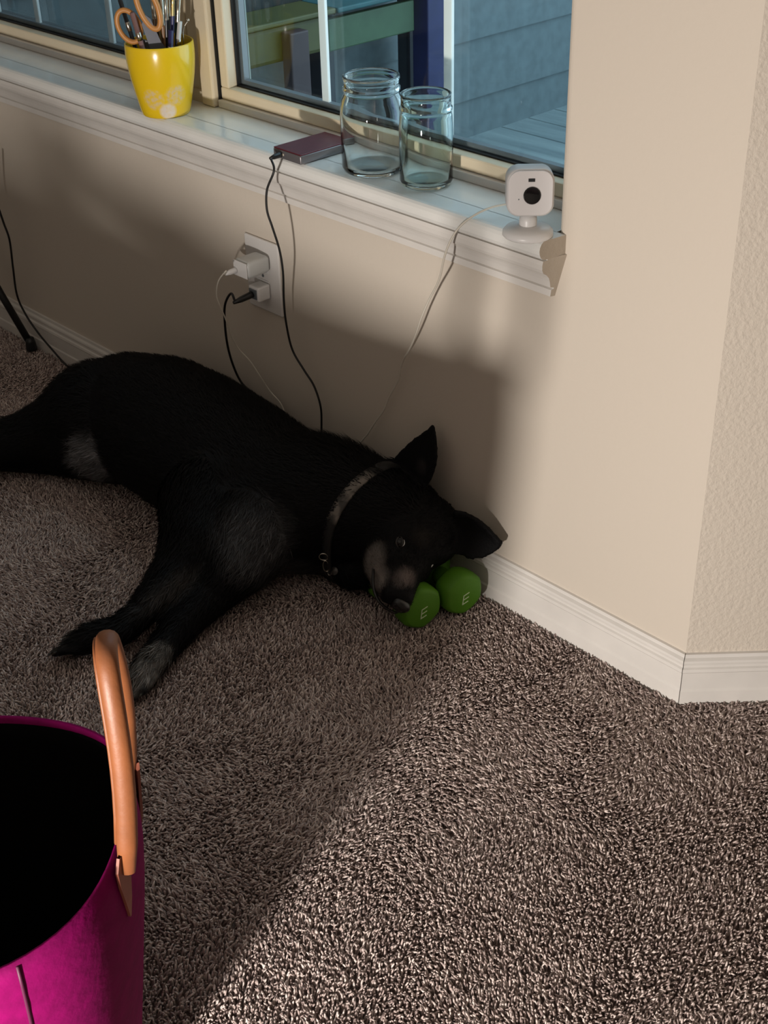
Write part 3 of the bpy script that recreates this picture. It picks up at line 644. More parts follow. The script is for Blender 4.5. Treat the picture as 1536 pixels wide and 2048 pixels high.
# ------------------------------------------------------------------ dumbbells
def dumbbell(loc, rot, label, flip=False):
    t = thing('dumbbell', loc, label, 'dumbbell', 'green dumbbells under the dog', rot)
    Rx = Matrix.Rotation(math.pi/2, 3, 'Y')
    for s in (1, -1):
        bm = bmesh.new(); n = 6
        prof = [(0, 0), (.030, 0), (.0345, .002), (.0372, .007), (.0375, .020), (.0365, .034), (.033, .040), (.024, .046), (.015, .052), (0, .052)]
        rings = []
        K = 48
        for r_, z in prof:
            if r_ == 0: rings.append([bm.verts.new((s*(.065-z), 0, 0))]); continue
            ring_ = []
            for i in range(K):
                a = math.tau*i/K; hexr = 1/max(math.cos(((a+math.pi/6) % (math.pi/3))-math.pi/6), .5)
                rr = r_*(.45*min(hexr, 1.12)+.55)
                ring_.append(bm.verts.new((s*(.065-z), rr*math.cos(a), rr*math.sin(a))))
            rings.append(ring_)
        for A_, B_ in zip(rings, rings[1:]):
            for i in range(K):
                j = (i+1) % K
                if len(A_) == 1: bm.faces.new((A_[0], B_[i], B_[j]))
                elif len(B_) == 1: bm.faces.new((A_[i], A_[j], B_[0]))
                else: bm.faces.new((A_[i], A_[j], B_[j], B_[i]))
        hd_ = obj('end_weight', bm, M['green'], t, True)
        if s == 1:
            # the printed letter on the face
            bm = bmesh.new(); x = .0653; hgt, wid, st_ = .0165, .0105, .0016
            def stroke(y0, z0, y1, z1):
                c = ((y0+y1)/2, (z0+z1)/2); ln_ = math.hypot(y1-y0, z1-z0)+st_; an = math.atan2(z1-z0, y1-y0)
                box(bm, (x, c[0], c[1]), (.0006, ln_, st_), rot=None if abs(an) < 1e-6 else Matrix.Rotation(an, 3, 'X'))
            bmesh.ops.translate(bm, vec=(0, 0, 0), verts=bm.verts)
            def st2(y0, z0, y1, z1):
                an = math.atan2(z1-z0, y1-y0); ln_ = math.hypot(y1-y0, z1-z0)+st_
                vs = box(bm, (0, 0, 0), (.0006, ln_, st_)); bmesh.ops.rotate(bm, cent=(0, 0, 0), matrix=Matrix.Rotation(an, 3, 'X'), verts=vs); bmesh.ops.translate(bm, vec=(x, (y0+y1)/2, (z0+z1)/2), verts=vs)
            y0, z0 = -.004, -.016
            st2(y0-.0012, z0, y0+.0012, z0+hgt)
            for k in (0, .5, 1): st2(y0-.0012+.0024*k, z0+hgt*k, y0-.0012+.0024*k+wid, z0+hgt*k+.0028)
            obj('letter', bm, M['letter'], hd_)
    bm = bmesh.new(); sweep(bm, [V((-.016, 0, 0)), V((-.008, 0, 0)), V((0, 0, 0)), V((.008, 0, 0)), V((.016, 0, 0))], [.0135, .0155, .0165, .0155, .0135], 24); obj('handle', bm, M['green'], t, True)
    return t
dumbbell((DB[0][0], DB[0][1], .0365), (0, 0, DB[0][2]), 'green dumbbell marked E lying nearer the white baseboard')
dumbbell((DB[1][0], DB[1][1], .0365), (0, 0, DB[1][2]), 'green dumbbell marked E partly covered by the dog\'s nose')

# ------------------------------------------------------------------ magenta tub bag with leather handles
bag = thing('tote_basket', (-.13, -1.07, 0), 'round magenta canvas basket with black lining and tan leather handles on the carpet', 'basket')
bm = bmesh.new(); K = 72
def bag_r(z, a):
    pts = [(0, .128), (.05, .138), (.15, .153), (.25, .167), (.34, .179), (.40, .182)]
    for (z0, r0), (z1, r1) in zip(pts, pts[1:]):
        if z <= z1: r = r0+(r1-r0)*(z-z0)/(z1-z0); break
    return r*(1+.012*math.sin(3*a+z*9)+.008*math.sin(5*a+1))
def bag_shell(bm, inset, z0, z1, dz=0, cap=False):
    rr = []
    for i in range(17):
        z = z0+(z1-z0)*i/16
        ring_ = []
        for k in range(K):
            a = math.tau*k/K; zz = z+(.010*math.cos(2*(a-.75))-.004)*(z/.40)
            r = bag_r(z, a)-inset-(.016*max(0, math.cos(a-.93))**5*(z/.4)**7)-(.008*max(0, math.cos(a-.80+math.pi))**4*(z/.4)**6)
            ring_.append(bm.verts.new((r*math.cos(a), r*math.sin(a), zz)))
        rr.append(ring_)
    for A_, B_ in zip(rr, rr[1:]):
        for k in range(K): bm.faces.new((A_[k], A_[(k+1) % K], B_[(k+1) % K], B_[k]))
    return rr
o_ = bag_shell(bm, 0, .0, .40); i_ = bag_shell(bm, .0035, .004, .3995)
for k in range(K): bm.faces.new((o_[-1][k], o_[-1][(k+1) % K], i_[-1][(k+1) % K], i_[-1][k]))
bm.faces.new(o_[0][::-1]); bm.faces.new(i_[0])
obj('canvas_body', bm, M['pink'], bag, True)
bm = bmesh.new(); l1 = bag_shell(bm, .0040, .006, .392); l2 = bag_shell(bm, .0055, .008, .392)
for k in range(K): bm.faces.new((l1[-1][k], l1[-1][(k+1) % K], l2[-1][(k+1) % K], l2[-1][k]))
bm.faces.new(l2[0]); obj('lining', bm, M['bag_lining'], bag, True)
for a in (math.radians(-13), math.radians(167)):
    bm = bmesh.new(); pts = []
    for i in range(15):
        z = .002+.385*i/14; r = bag_r(z, a)+.0006; pts.append(V((r*math.cos(a), r*math.sin(a), z)))
    sweep(bm, pts, .0019, 6); obj('seam', bm, M['pink_seam'], bag, True)
def bag_handle(ang, spread, lean, H_=.240, slide=.022):
    """rolled leather strap between two tabs, centred on angle ang"""
    feet = []
    for s in (-1, 1):
        a = ang+s*spread; r = bag_r(.385, a)+.004-(.004 if s < 0 else .018)-.004*(ang > 3); feet.append(V((r*math.cos(a), r*math.sin(a), .385)))
    mid = (feet[0]+feet[1])/2; out_ = V((math.cos(ang), math.sin(ang), 0))
    span = feet[1]-feet[0]
    pts = []
    for i in range(33):
        t = i/32; s = 2*t-1
        zz = 1-abs(s)**2.6
        wd_ = s*(1+.10*(1-s*s)) if True else s
        pts.append(mid+span*.5*wd_*(1 if abs(s) < .99 else 1)+V((0, 0, H_*zz))+out_*(lean*zz+.006*math.sin(math.pi*zz))-span.normalized()*slide*zz)
    # section: flattened tube, seam inside
    bm = bmesh.new(); rings = []
    tang = span.normalized()
    for i, p in enumerate(pts):
        t = (pts[min(i+1, 32)]-pts[max(i-1, 0)]).normalized(); side = out_.copy(); side = (side-t*side.dot(t)).normalized(); nn_ = t.cross(side)
        wdt = .0100; tht = .0078
        if i in (0, 32): wdt = .008; tht = .005
        rings.append([bm.verts.new(p+side*math.cos(math.tau*k/14)*wdt+nn_*math.sin(math.tau*k/14)*tht) for k in range(14)])
    for A_, B_ in zip(rings, rings[1:]):
        for k in range(14): bm.faces.new((A_[k], A_[(k+1) % 14], B_[(k+1) % 14], B_[k]))
    bm.faces.new(rings[0]); bm.faces.new(rings[-1])
    h = obj('handle', bm, M['leather'], bag, True)
    # piped edge
    bm = bmesh.new(); off_ = []
    for i, p in enumerate(pts):
        t = (pts[min(i+1, 32)]-pts[max(i-1, 0)]).normalized(); side = (out_-t*out_.dot(t)).normalized(); off_.append(p-side*.0098)
    sweep(bm, off_[1:-1], .0022, 6); obj('stitched_edge', bm, M['leather'], h, True)
    for s in (-1, 1):
        a = ang+s*spread; bm = bmesh.new(); rows = []
        for z, wv, lift in ((.412, .010, .013), (.395, .014, .010), (.372, .011, .005), (.345, .006, .002), (.322, .001, .001)):
            r = bag_r(min(z, .40), a)-.024*max(0, math.cos(a-.93))**5*(min(z, .4)/.4)**7+lift; rows.append([V(((r)*math.cos(a)-q*wv*math.sin(a), r*math.sin(a)+q*wv*math.cos(a), z)) for q in (-1, 0, 1)])
        fr_ = [[bm.verts.new(p+V((math.cos(a), math.sin(a), 0))*.003) for p in row] for row in rows]; bk_ = [[bm.verts.new(p) for p in row] for row in rows]
        for i in range(4):
            for j in range(2): bm.faces.new((fr_[i][j], fr_[i][j+1], fr_[i+1][j+1], fr_[i+1][j])); bm.faces.new((bk_[i+1][j], bk_[i+1][j+1], bk_[i][j+1], bk_[i][j]))
            for j in (0, 2): bm.faces.new((fr_[i][j], fr_[i+1][j], bk_[i+1][j], bk_[i][j]))
        obj('handle_tab', bm, M['leather_dark'], bag)
bag_handle(math.radians(52), math.radians(21), .012); bag_handle(math.radians(222), math.radians(22), .10, .03)

bx = thing('shadow_caster_box', (-.3425, -1.370, 0), 'unseen open cardboard box added left of the magenta basket to shadow the wall', 'box')  # made-up box out of view, casts the soft shadows on the left wall
cb = mat('cardboard', (.36, .25, .15), .8, noise=(12, .15))
bm = bmesh.new()
for a_, b_ in (((-.1725, -.10, 0), (.1725, .10, .004)), ((-.1725, -.10, .004), (-.1685, .10, .385)), ((.1685, -.10, .004), (.1725, .10, .385)), ((-.1685, -.10, .004), (.1685, -.096, .385)), ((-.1685, .096, .004), (.1685, .10, .385))): bbox(bm, a_, b_)
obj('box_body', bm, cb, bx)
bm = bmesh.new(); vs_ = bbox(bm, (-.030, .0965, .3855), (.028, .0995, .443)); obj('flap', bm, cb, bx)  # upright flaps shape the peaks of that wall shadow
bm = bmesh.new(); box(bm, (0, -.146, .355), (.28, .09, .003), rot=None); obj('flap', bm, cb, bx)
bm = bmesh.new(); bbox(bm, (.125, .0965, .3855), (.170, .0995, .412)); obj('flap', bm, cb, bx)
# ------------------------------------------------------------------ things on the sill
# flower pot
PX, PY = -1.19, -.012
pot = thing('flower_pot', (PX, PY, SILL), 'glossy yellow ceramic pot with faded floral patches on window sill', 'pot')
pm = mat('yellow_glaze', (.78, .53, .012), .22, coat=.4)
nt = pm.node_tree; b = nt.nodes['Principled BSDF']
tc = nt.nodes.new('ShaderNodeTexCoord'); ns = nt.nodes.new('ShaderNodeTexNoise'); ns.inputs['Scale'].default_value = 160; ns.inputs['Detail'].default_value = 4
nt.links.new(tc.outputs['Object'], ns.inputs['Vector'])
prev = None
vdir = V((.8533-PX, -1.4038-PY, 0)).normalized(); sdir = V((-vdir.y, vdir.x, 0))
for side, z, r_ in ((-.020, .036, .0125), (.018, .042, .0125), (.003, .014, .0085)):
    p = vdir*.045+sdir*side+V((0, 0, z))
    vm = nt.nodes.new('ShaderNodeVectorMath'); vm.operation = 'DISTANCE'; vm.inputs[1].default_value = p; nt.links.new(tc.outputs['Object'], vm.inputs[0])
    mr = nt.nodes.new('ShaderNodeMapRange'); mr.inputs[1].default_value = r_*.85+.004; mr.inputs[2].default_value = r_*1.25+.006; mr.inputs[3].default_value = 1; mr.inputs[4].default_value = 0
    nt.links.new(vm.outputs['Value'], mr.inputs[0])
    mr2 = nt.nodes.new('ShaderNodeMapRange'); mr2.inputs[1].default_value = .42; mr2.inputs[2].default_value = .6; mr2.inputs[3].default_value = .12 if r_ > .01 else .7; mr2.inputs[4].default_value = .62 if r_ > .01 else .9
    nt.links.new(ns.outputs[0], mr2.inputs[0])
    mu = nt.nodes.new('ShaderNodeMath'); mu.operation = 'MULTIPLY'; nt.links.new(mr.outputs[0], mu.inputs[0]); nt.links.new(mr2.outputs[0], mu.inputs[1])
    mx = nt.nodes.new('ShaderNodeMix'); mx.data_type = 'RGBA'; mx.inputs[7].default_value = (.62, .52, .42, 1) if r_ > .01 else (.72, .66, .62, 1)
    if prev is None: mx.inputs[6].default_value = (.78, .53, .012, 1)
    else: nt.links.new(prev, mx.inputs[6])
    nt.links.new(mu.outputs[0], mx.inputs[0]); prev = mx.outputs[2]
nt.links.new(prev, b.inputs['Base Color'])
bm = bmesh.new()
lathe(bm, [(0, .0), (.042, .0), (.0435, .002), (.046, .012), (.052, .040), (.0575, .068), (.0605, .092), (.0612, .108), (.0608, .122), (.0602, .1245), (.0585, .1252), (.0572, .124), (.0575, .105), (.055, .070), (.045, .02), (.040, .006), (0, .006)], 64)
obj('pot_body', bm, pm, pot, True)
bm = bmesh.new(); lathe(bm, [(0, .0062), (.039, .0062), (.039, .010), (0, .010)], 32); obj('saucer_felt', bm, M['black'], pot)
# tools in the pot
handle_cols = [('black', (.01, .01, .012)), ('brown', (.20, .09, .035)), ('navy', (.02, .02, .09)), ('natural', (.55, .38, .18)), ('white', (.65, .65, .62)), ('dark green', (.02, .06, .035)), ('mauve', (.22, .12, .11)), ('grey', (.14, .14, .15))]
HM = {k: mat('lacquer_'+k.replace(' ', '_'), c, .3) for k, c in handle_cols}
ferr = mat('nickel_ferrule', (.62, .58, .50), .25, metal=1); brass = mat('brass_ferrule', (.60, .42, .18), .25, metal=1); brist = mat('bristle_dark', (.05, .035, .025), .7); bristl = mat('bristle_light', (.45, .33, .2), .7)
def stick(base, top, L, r, kind, hcol, label, cat, name, group=None):
    """brush stands bristles-up: base point inside pot, direction to top"""
    base = V(base); d = (V(top)-base).normalized(); t = thing(name, V((PX, PY, SILL))+base, label, cat, group)
    t.rotation_euler = d.to_track_quat('Z', 'Y').to_euler()
    if kind == 'brush':
        bm = bmesh.new(); lathe(bm, [(0, 0), (r*.5, .001), (r*.8, L*.3), (r*1.25, L*.62), (r, L*.66), (0, L*.66)], 12); obj('handle', bm, HM[hcol], t, True)
        bm = bmesh.new(); lathe(bm, [(r*1.02, L*.60), (r*1.3, L*.63), (r*1.12, L*.70), (r*1.25, L*.71), (r*1.1, L*.72), (r*1.35, L*.84), (0, L*.84)], 12); obj('ferrule', bm, ferr if random.random() < .6 else brass, t, True)
        bm = bmesh.new(); lathe(bm, [(r*1.2, L*.835), (r*1.7, L*.90), (r*1.3, L*.97), (0, L)], 12); obj('bristles', bm, brist if random.random() < .6 else bristl, t, True)
    elif kind == 'pen':
        bm = bmesh.new(); lathe(bm, [(0, 0), (r*.3, .001), (r, .012), (r, L*.8), (r*.98, L*.8), (r*.98, L), (0, L)], 16); obj('barrel', bm, HM[hcol], t, True)
        bm = bmesh.new(); lathe(bm, [(r*1.02, L*.72), (r*1.12, L*.722), (r*1.12, L*.80), (r*1.02, L*.802)], 16); obj('cap_ring', bm, ferr, t, True)
    return t
kinds = [('black', 'black handled'), ('brown', 'brown handled'), ('navy', 'navy handled'), ('natural', 'natural wood handled'), ('dark green', 'dark green handled'), ('grey', 'grey handled')]
k = 0
vd, sdv = vdir, sdir
spots = [(-.004, .012, 'black'), (.006, .021, 'brown'), (.012, .014, 'black'), (.020, .016, 'navy'), (.001, -.016, 'natural'), (.030, .000, 'dark green'), (-.006, .002, 'brown'), (.013, -.008, 'grey'), (.030, -.002, 'black'), (.008, -.012, 'natural'), (.016, -.024, 'black')]
spots = [(s, f_, c) for s, f_, c in spots]
order = sorted(range(len(spots)), key=lambda i: spots[i][0]); ORD = ['first', 'second', 'third', 'fourth', 'fifth', 'sixth', 'seventh', 'eighth', 'ninth', 'tenth', 'eleventh']
for i, (s, f_, c) in enumerate(spots):
    top = sdv*(s*1.35+.004)+vd*(f_*.9)+V((0, 0, .19+.01*(i % 3)))
    base = sdv*(s*.5)+vd*(f_*.45)+V((0, 0, .0102+.0035))
    stick(base, top, .215+.012*(i % 4), .0026+.0005*(i % 3), 'brush', c, c+' handled paintbrush, '+ORD[order.index(i)]+' from the left in yellow pot', 'paintbrush', 'paintbrush', 'paintbrushes standing in the yellow pot')
stick(sdv*.012+vd*.016+V((0, 0, .014)), sdv*.034+vd*.024+V((0, 0, .13)), .150, .0042, 'pen', 'white', 'white pen leaning at the right of yellow pot', 'pen', 'pen')
stick(sdv*.006+vd*.024+V((0, 0, .014)), sdv*.019+vd*.034+V((0, 0, .12)), .137, .0048, 'pen', 'navy', 'navy pen in front of the brushes in yellow pot', 'pen', 'pen')
stick(-sdv*.010+vd*.020+V((0, 0, .014)), -sdv*.034+vd*.034+V((0, 0, .15)), .172, .0046, 'pen', 'mauve', 'mauve pen with pale band beside the scissors in yellow pot', 'pen', 'pen')
stick(-sdv*.020+vd*.012+V((0, 0, .014)), -sdv*.052+vd*.014+V((0, 0, .17)), .190, .0038, 'pen', 'black', 'black pen with shiny white barrel ring poking through scissor loop', 'pen', 'pen')
# metal dip tool at right rim
t = thing('wire_tool', (PX, PY, SILL), 'thin bent wire tool at the right rim of yellow pot', 'tool'); t.location = V((PX, PY, SILL))+sdv*.030+vd*.004+V((0, 0, .015))
bm = bmesh.new(); sweep(bm, catmull([V((0, 0, 0)), sdv*.012+V((0, 0, .09)), sdv*.014+V((0, 0, .125)), sdv*.024+V((0, 0, .142))], 5), .0011, 8); obj('wire', bm, ferr, t, True)
bm = bmesh.new(); bmesh.ops.create_uvsphere(bm, u_segments=12, v_segments=8, radius=.0028); bmesh.ops.translate(bm, vec=sdv*.0245+V((0, 0, .1430)), verts=bm.verts); obj('tip', bm, ferr, t, True)
# scissors, blades down
so = V((PX, PY, SILL))+vd*.026
sc = thing('scissors', so+V((0, 0, .012)), 'scissors with orange and grey handles standing in yellow pot', 'scissors')
blade = mat('scissor_steel', (.35, .36, .38), .25, metal=1); orange = mat('orange_handle', (.50, .22, .06), .4); greyp = mat('grey_handle_plastic', (.09, .095, .12), .4)
L3 = lambda s, f_, z: sdv*s+vd*f_+V((0, 0, z))
def slab(bm, outline, th, f0):
    A_ = [bm.verts.new(L3(s, f0-th/2, z)) for s, z in outline]; B_ = [bm.verts.new(L3(s, f0+th/2, z)) for s, z in outline]
    for i in range(len(A_)): j = (i+1) % len(A_); bm.faces.new((A_[i], A_[j], B_[j], B_[i]))
    bm.faces.new(A_); bm.faces.new(B_)
for i, (ol, f0) in enumerate((([(-.012, .075), (.006, .078), (.004, .002), (-.001, .0), (-.006, .03)], .001), ([(-.004, .080), (.014, .075), (.010, .03), (.006, .0), (.002, .002)], -.0015))):
    bm = bmesh.new(); slab(bm, ol, .002, f0); obj('blade', bm, blade, sc)
bm = bmesh.new(); slab(bm, [(.010, .072), (-.008, .076), (-.026, .150), (-.018, .165), (-.010, .158), (.004, .118), (.016, .098)], .007, .005); obj('handle_shank', bm, greyp, sc)
bm = bmesh.new(); slab(bm, [(-.008, .074), (.008, .070), (-.020, .120), (-.034, .124), (-.036, .116)], .006, -.004); obj('handle_shank', bm, greyp, sc)
bm = bmesh.new(); sweep(bm, [L3(-.048+.0185*math.cos(a)-.006*math.sin(a), -.002, .146+.027*math.sin(a)) for a in [math.tau*i/28 for i in range(28)]], .0046, 10, close=True); obj('finger_loop', bm, orange, sc, True)
bm = bmesh.new(); sweep(bm, [L3(-.012+.016*math.cos(a)-.010*math.sin(a), .006, .178+.038*math.sin(a)) for a in [math.tau*i/28 for i in range(28)]], .0052, 10, close=True); obj('finger_loop', bm, orange, sc, True)
bm = bmesh.new(); lathe(bm, [(0, 0), (.004, 0), (.004, .002), (0, .002)], 16, c=L3(.000, .0090, .082), rot=vd.to_track_quat('Z', 'Y').to_matrix()); obj('screw', bm, ferr, sc)

# jars
def jar(loc, R0, Hh, neck_r, neck_h, name, label, m, thread=True, wat=0, wall=.0028):
    t = thing(name, loc, label, 'jar')
    sh = Hh-neck_h
    outp = [(0, .0008), (R0*.80, .0), (R0*.93, .003), (R0, .010), (R0, sh-.030), (R0*.985, sh-.018), (neck_r+(R0-neck_r)*.55, sh-.006), (neck_r, sh+.002)]
    if thread: outp += [(neck_r, sh+.006), (neck_r+.0022, sh+.008), (neck_r+.0022, sh+.011), (neck_r, sh+.013), (neck_r, Hh-.008), (neck_r+.0018, Hh-.005), (neck_r+.0012, Hh-.001)]
    else: outp += [(neck_r+.0025, sh+.0035), (neck_r+.0025, sh+.006), (neck_r, sh+.008), (neck_r, Hh-.004), (neck_r+.0006, Hh-.001)]
    top = [(neck_r-.0010, Hh), (neck_r-wall+.0002, Hh-.001)]
    inn = [(neck_r-wall, Hh-.006), (neck_r-wall, sh+.002), (neck_r+(R0-neck_r)*.5-wall, sh-.008), (R0*.985-wall, sh-.020), (R0-wall, sh-.032), (R0-wall, .014), (R0*.9-wall, .008), (R0*.6, .0065), (0, .0075)]
    bm = bmesh.new(); lathe(bm, outp+top+inn, 64); obj('glass_body', bm, m, t, True)
    if wat:
        ri_ = R0-wall+.0003
        bm = bmesh.new(); lathe(bm, [(0, .0073), (R0*.6, .0063), (R0*.9-wall, .0078), (ri_, .0138), (ri_, wat), (ri_-.001, wat-.0004), (0, wat-.0006)], 64); obj('water', bm, M['water'], t, True)
    return t
jar((-.672, .014, SILL), .0500, .149, .0425, .030, 'wide_jar', 'large clear glass jar with threaded neck beside the power bank on sill', M['jar'], True, 0)
jar((-.563, .022, SILL), .0410, .139, .0375, .027, 'slim_jar', 'smaller greenish glass jar standing nearer the white camera on sill', M['jar_green'], False, 0)

# power bank: local frame, corner A=(-.845,-.053), B=(-.775,-.055), depth direction
pb = thing('power_bank', (-.845, -.048, SILL), 'maroon power bank with grey metal sides on window sill', 'power bank', rot=(0, 0, math.radians(-1)))
bm = bmesh.new(); bbox(bm, (0, 0, .0006), (.070, .112, .0150), bev=.0022, seg=3); obj('metal_case', bm, mat('grey_anodised', (.22, .21, .22), .35, metal=.6), pb, True)
bm = bmesh.new(); bbox(bm, (.0005, .0008, .0150), (.0695, .1112, .0168), bev=.0009); obj('top_cover', bm, mat('maroon_cover', (.115, .012, .022), .4, noise=(60, .2)), pb)
bm = bmesh.new(); bbox(bm, (-.0004, .0, .0), (.0, .0, .0)) if False else box(bm, (.022, -.0003, .0085), (.011, .0012, .0036), bev=.0003); obj('usb_port', bm, mat('port_pale', (.55, .5, .4), .4), pb)

# security camera
sc2 = thing('security_camera', (-.307, -.0365, SILL), 'white cube security camera with black lens on round stand at the end of the sill', 'camera')
bm = bmesh.new(); lathe(bm, [(0, 0), (.0335, 0), (.0355, .002), (.0350, .007), (.031, .0115), (.020, .0145), (.0125, .0155), (0, .0155)], 56); obj('base', bm, M['plastic'], sc2, True)
bm = bmesh.new(); lathe(bm, [(.0125, .0150), (.0125, .022), (.0118, .027), (.009, .0305), (.005, .0325), (.0048, .038), (0, .038)], 40); obj('ball_joint', bm, M['plastic'], sc2, True)
fd_ = V((.8533+.307, -1.4038+.0365, .45)); fd_.z = 0; fd_.normalize(); fd_ = (fd_+V((.10, .02, .12))).normalized(); sdx = V((fd_.y, -fd_.x, 0)).normalized(); upx = fd_.cross(sdx)*1.0
Rb = Matrix((sdx, fd_, sdx.cross(fd_))).transposed()
bc_ = V((-.001, .002, .0635))
def cpart(n, fn, m, par=None, sm=False):
    bm = bmesh.new(); fn(bm); bmesh.ops.rotate(bm, cent=(0, 0, 0), matrix=Rb, verts=bm.verts); bmesh.ops.translate(bm, vec=bc_, verts=bm.verts); return obj(n, bm, m, par or sc2, sm)
def rcube(bm, w_, d_, h_, rad, y0, e=.004):
    K_ = 48; rings_ = []
    for yy, ins in ((y0-d_, e), (y0-d_+e*.3, e*.3), (y0-d_+e, 0), (y0-e, 0), (y0-e*.3, e*.3), (y0, e)):
        rg = []
        for i in range(K_):
            a = math.tau*i/K_; cx_ = math.copysign(w_/2-rad, math.cos(a)); cz_ = math.copysign(h_/2-rad, math.sin(a)); rr = rad-ins
            rg.append(bm.verts.new((cx_+rr*math.cos(a), yy, cz_+rr*math.sin(a))))
        rings_.append(rg)
    for A_, B_ in zip(rings_, rings_[1:]):
        for i in range(K_): bm.faces.new((A_[i], A_[(i+1) % K_], B_[(i+1) % K_], B_[i]))
    bm.faces.new(rings_[0]); bm.faces.new(rings_[-1])
cpart('housing', lambda bm: rcube(bm, .065, .038, .065, .0175, .018), mat('camera_shell', (.62, .61, .61), .4), sm=True)
cpart('face_plate', lambda bm: rcube(bm, .0605, .003, .0605, .016, .0200, .0012), mat('camera_face', (.70, .68, .68), .45))
Rl = Matrix.Rotation(-math.pi/2, 3, 'X')   # local z -> +y
cpart('lens', lambda bm: lathe(bm, [(0, .0200), (.0118, .0200), (.0120, .0207), (.0112, .0212), (.0095, .0209), (0, .0206)], 40, c=(-.002, 0, -.003), rot=Rl), mat('lens_black', (.004, .004, .005), .12, coat=1), sm=True)
cpart('sensor_window', lambda bm: bbox(bm, (-.001-.0045, .0199, .0155), (-.001+.0045, .0205, .0200), bev=.0002), M['black'])
cpart('indicator', lambda bm: lathe(bm, [(0, .0200), (.0009, .0200), (.0009, .0203), (0, .0203)], 12, c=(.016, 0, -.008), rot=Rl), M['spacer'])

# ------------------------------------------------------------------ outlet, chargers
ol = thing('wall_outlet', (-.952, 0, .421), 'white duplex outlet plate on the wall under the sill', 'outlet')
bm = bmesh.new(); box(bm, (0, -.0028, 0), (.094, .0055, .137), bev=.0022, seg=2); obj('plate', bm, M['plate'], ol)
for dz in (.021, -.021):
    bm = bmesh.new(); box(bm, (0, -.0062, dz), (.034, .0016, .028), bev=.0007); obj('receptacle', bm, M['plastic'], ol)
bm = bmesh.new(); lathe(bm, [(0, 0), (.003, 0), (.0025, .001), (0, .0012)], 16, c=(0, -.0056, 0), rot=Matrix.Rotation(math.pi/2, 3, 'X')); obj('screw', bm, M['spacer'], ol)
c1 = thing('phone_charger', (-.945, -.0072, .451), 'larger grey white charger plugged into the upper socket', 'charger')
bm = bmesh.new(); box(bm, (0, -.0265, 0), (.040, .052, .031), bev=.007, seg=3); obj('charger_body', bm, mat('charger_grey', (.52, .53, .52), .4), c1, True)
bm = bmesh.new(); box(bm, (0, -.0532, 0), (.037, .0016, .0285), bev=.0006); obj('charger_face', bm, M['plastic'], c1)
c2 = thing('phone_charger', (-.945, -.0072, .397), 'small white cube charger plugged into the lower socket', 'charger')
bm = bmesh.new(); box(bm, (0, -.0145, 0), (.028, .028, .028), bev=.003, seg=2); obj('charger_body', bm, M['plastic'], c2)
bm = bmesh.new(); box(bm, (0, -.0296, 0), (.020, .0022, .018), bev=.0005); obj('charger_face', bm, M['spacer'], c2)

# ------------------------------------------------------------------ cables
CAMP = V((.8533, -1.4038, 1.3493))
def wallpt(px, py, y):
    d = fw+RR*((px-768)/FPX)-UU*((py-1024)/FPX); return CAMP+d*((y-CAMP.y)/d.y)
def cable(name, pts, r, m, label, plug=None):
    P = [wallpt(*p) if p[0] > 3 or len(p) == 3 and abs(p[0]) > 3 else V(p) for p in pts]; base = P[-1].copy()
    t = thing(name, base, label, 'cable'); P = [p-base for p in P]
    bm = bmesh.new(); sweep(bm, catmull(P, 8), r, 10); obj('cord', bm, m, t, True)
    if plug:
        a, b_, rr, pm_ = plug; bm = bmesh.new(); a = V(a)-base; b_ = V(b_)-base; sweep(bm, [a, a+(b_-a)*.15, a+(b_-a)*.6, b_], [rr*.95, rr, rr*.9, rr*.45], 14); obj('plug', bm, pm_, t, True)
    return t
pbp = V((-.823, -.0495, .6795))
cable('charging_cable', [tuple(pbp+V((0, -.022, -.001))), (548, 341, -.079), (534, 380, -.085), (534, 420, -.085), (545, 455, -.078), (559, 500, -.066), (566, 545, -.058), (568, 605, -.045), (573, 650, -.038), (585, 700, -.030), (608, 740, -.026), (628, 772, -.022), (641, 812, -.020), (643, 850, -.0178), (641, 900, -.0178), (638, 950, -.0178)], .0019, M['cable_black'],
      'black cable hanging from power bank over sill to behind the dog', (pbp+V((0, -.001, 0)), pbp+V((0, -.024, -.001)), .0046, M['black']))
cable('camera_cable', [(1014, 408, .0), (985, 414, -.018), (955, 427, -.034), (925, 448, -.050), (905, 474, -.0595), (890, 510, -.064), (878, 560, -.058), (858, 600, -.048), (843, 635, -.04), (833, 665, -.032), (822, 692, -.024), (805, 725, -.016), (797, 760, -.012), (778, 795, -.012), (768, 820, -.012), (750, 845, -.012), (735, 868, -.014), (720, 888, -.016), (705, 930, -.0165), (700, 970, -.0165)], .0016, M['cable_white'],
      'thin white cable running from security camera down the wall to the dog\'s neck')
pl = V((-.945, -.039, .397))
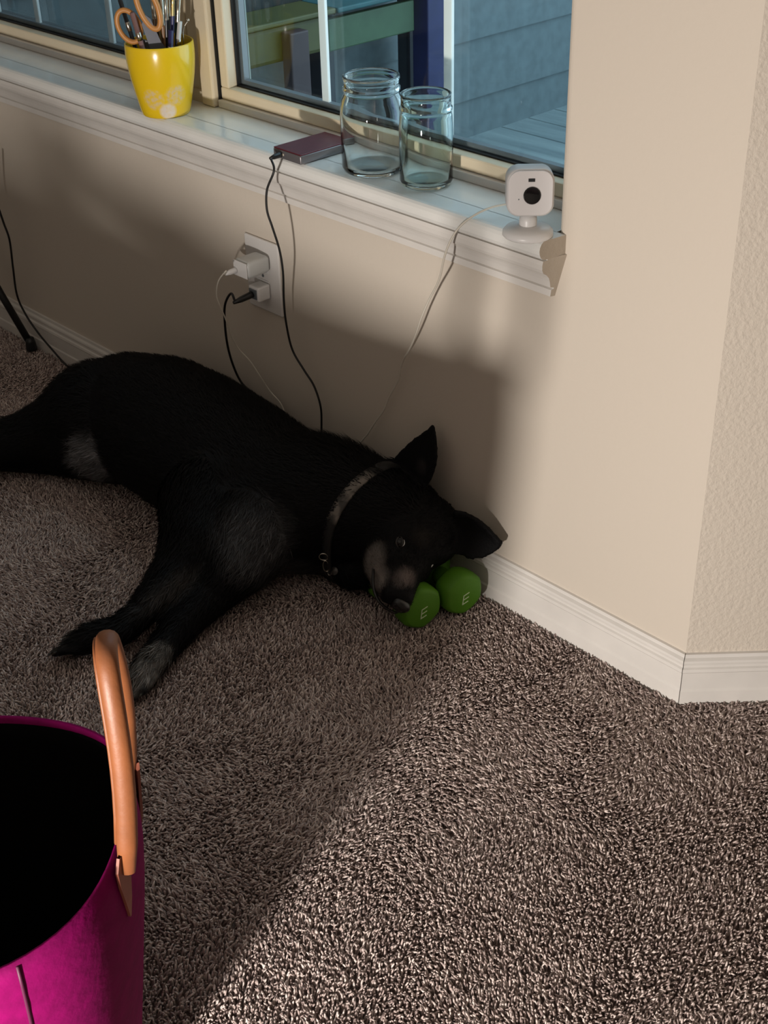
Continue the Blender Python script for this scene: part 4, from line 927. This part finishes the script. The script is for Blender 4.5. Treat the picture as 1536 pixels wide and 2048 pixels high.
cable('charging_cable', [tuple(pl+V((-.004, -.036, -.004))), (462, 587, -.078), (450, 610, -.075), (450, 650, -.068), (456, 695, -.058), (468, 735, -.036), (483, 765, -.024), (505, 787, -.018), (522, 803, -.0178), (545, 830, -.018), (560, 870, -.018)], .0022, M['cable_black'],
      'black cable looping down from the small cube charger', (pl, pl+V((-.004, -.040, -.005)), .0062, M['black']))
pw = V((-.957, -.0620, .447))
cable('charging_cable', [tuple(pw+V((0, -.024, -.002))), (452, 542, -.10), (437, 562, -.098), (433, 590, -.094), (440, 612, -.090), (452, 640, -.080), (463, 672, -.068), (478, 698, -.054), (500, 722, -.042), (520, 752, -.032), (540, 782, -.020), (562, 808, -.0175), (575, 845, -.0175), (585, 890, -.0175)], .0012, M['cable_white'],
      'thin white cable curling down from the larger charger', (pw+V((0, .0010, 0)), pw+V((0, -.024, -.001)), .0052, M['plastic']))
cable('hanging_cable', [(-14, 330, -.07), (-8, 395, -.065), (6, 442, -.06), (19, 480, -.055), (26, 535, -.048), (34, 590, -.042), (52, 630, -.036), (78, 668, -.030), (105, 700, -.034), (128, 726, -.040), (150, 745, -.055)], .0024, M['cable_black'],
      'black cord hanging by the wall at the left edge behind the dog\'s rump')

# ------------------------------------------------------------------ easel leg at the left edge
ez = thing('easel', (-1.8232, -.034, 0), 'black metal easel leg with rubber foot at the left edge by the baseboard', 'easel')
foot = V((-1.8232, -.034, 0))
def toward(px, py, z): 
    d = fw+RR*((px-768)/FPX)-UU*((py-1024)/FPX); return CAMP+d*((z-CAMP.z)/d.z)
topA = wallpt(2, 588, -.055)-foot
d_ = topA.normalized()
bm = bmesh.new(); sweep(bm, [V((0, 0, .012)), topA, d_*1.1], .0085, 12); obj('leg', bm, M['black'], ez, True)
bm = bmesh.new(); lathe(bm, [(0, 0), (.013, 0), (.0135, .004), (.0115, .020), (.0088, .030), (0, .030)], 20); obj('rubber_foot', bm, M['black'], ez, True)
apex = d_*1.1
for q in (V((-.62, -.02, .0)), V((-.33, -.55, .0))):
    bm = bmesh.new(); sweep(bm, [q+V((0, 0, .0125)), q+(apex-q)*.97], .0085, 12); obj('leg', bm, M['black'], ez, True)
    bm = bmesh.new(); lathe(bm, [(0, 0), (.013, 0), (.0135, .004), (.0115, .020), (.0088, .030), (0, .030)], 20, c=q); obj('rubber_foot', bm, M['black'], ez, True)
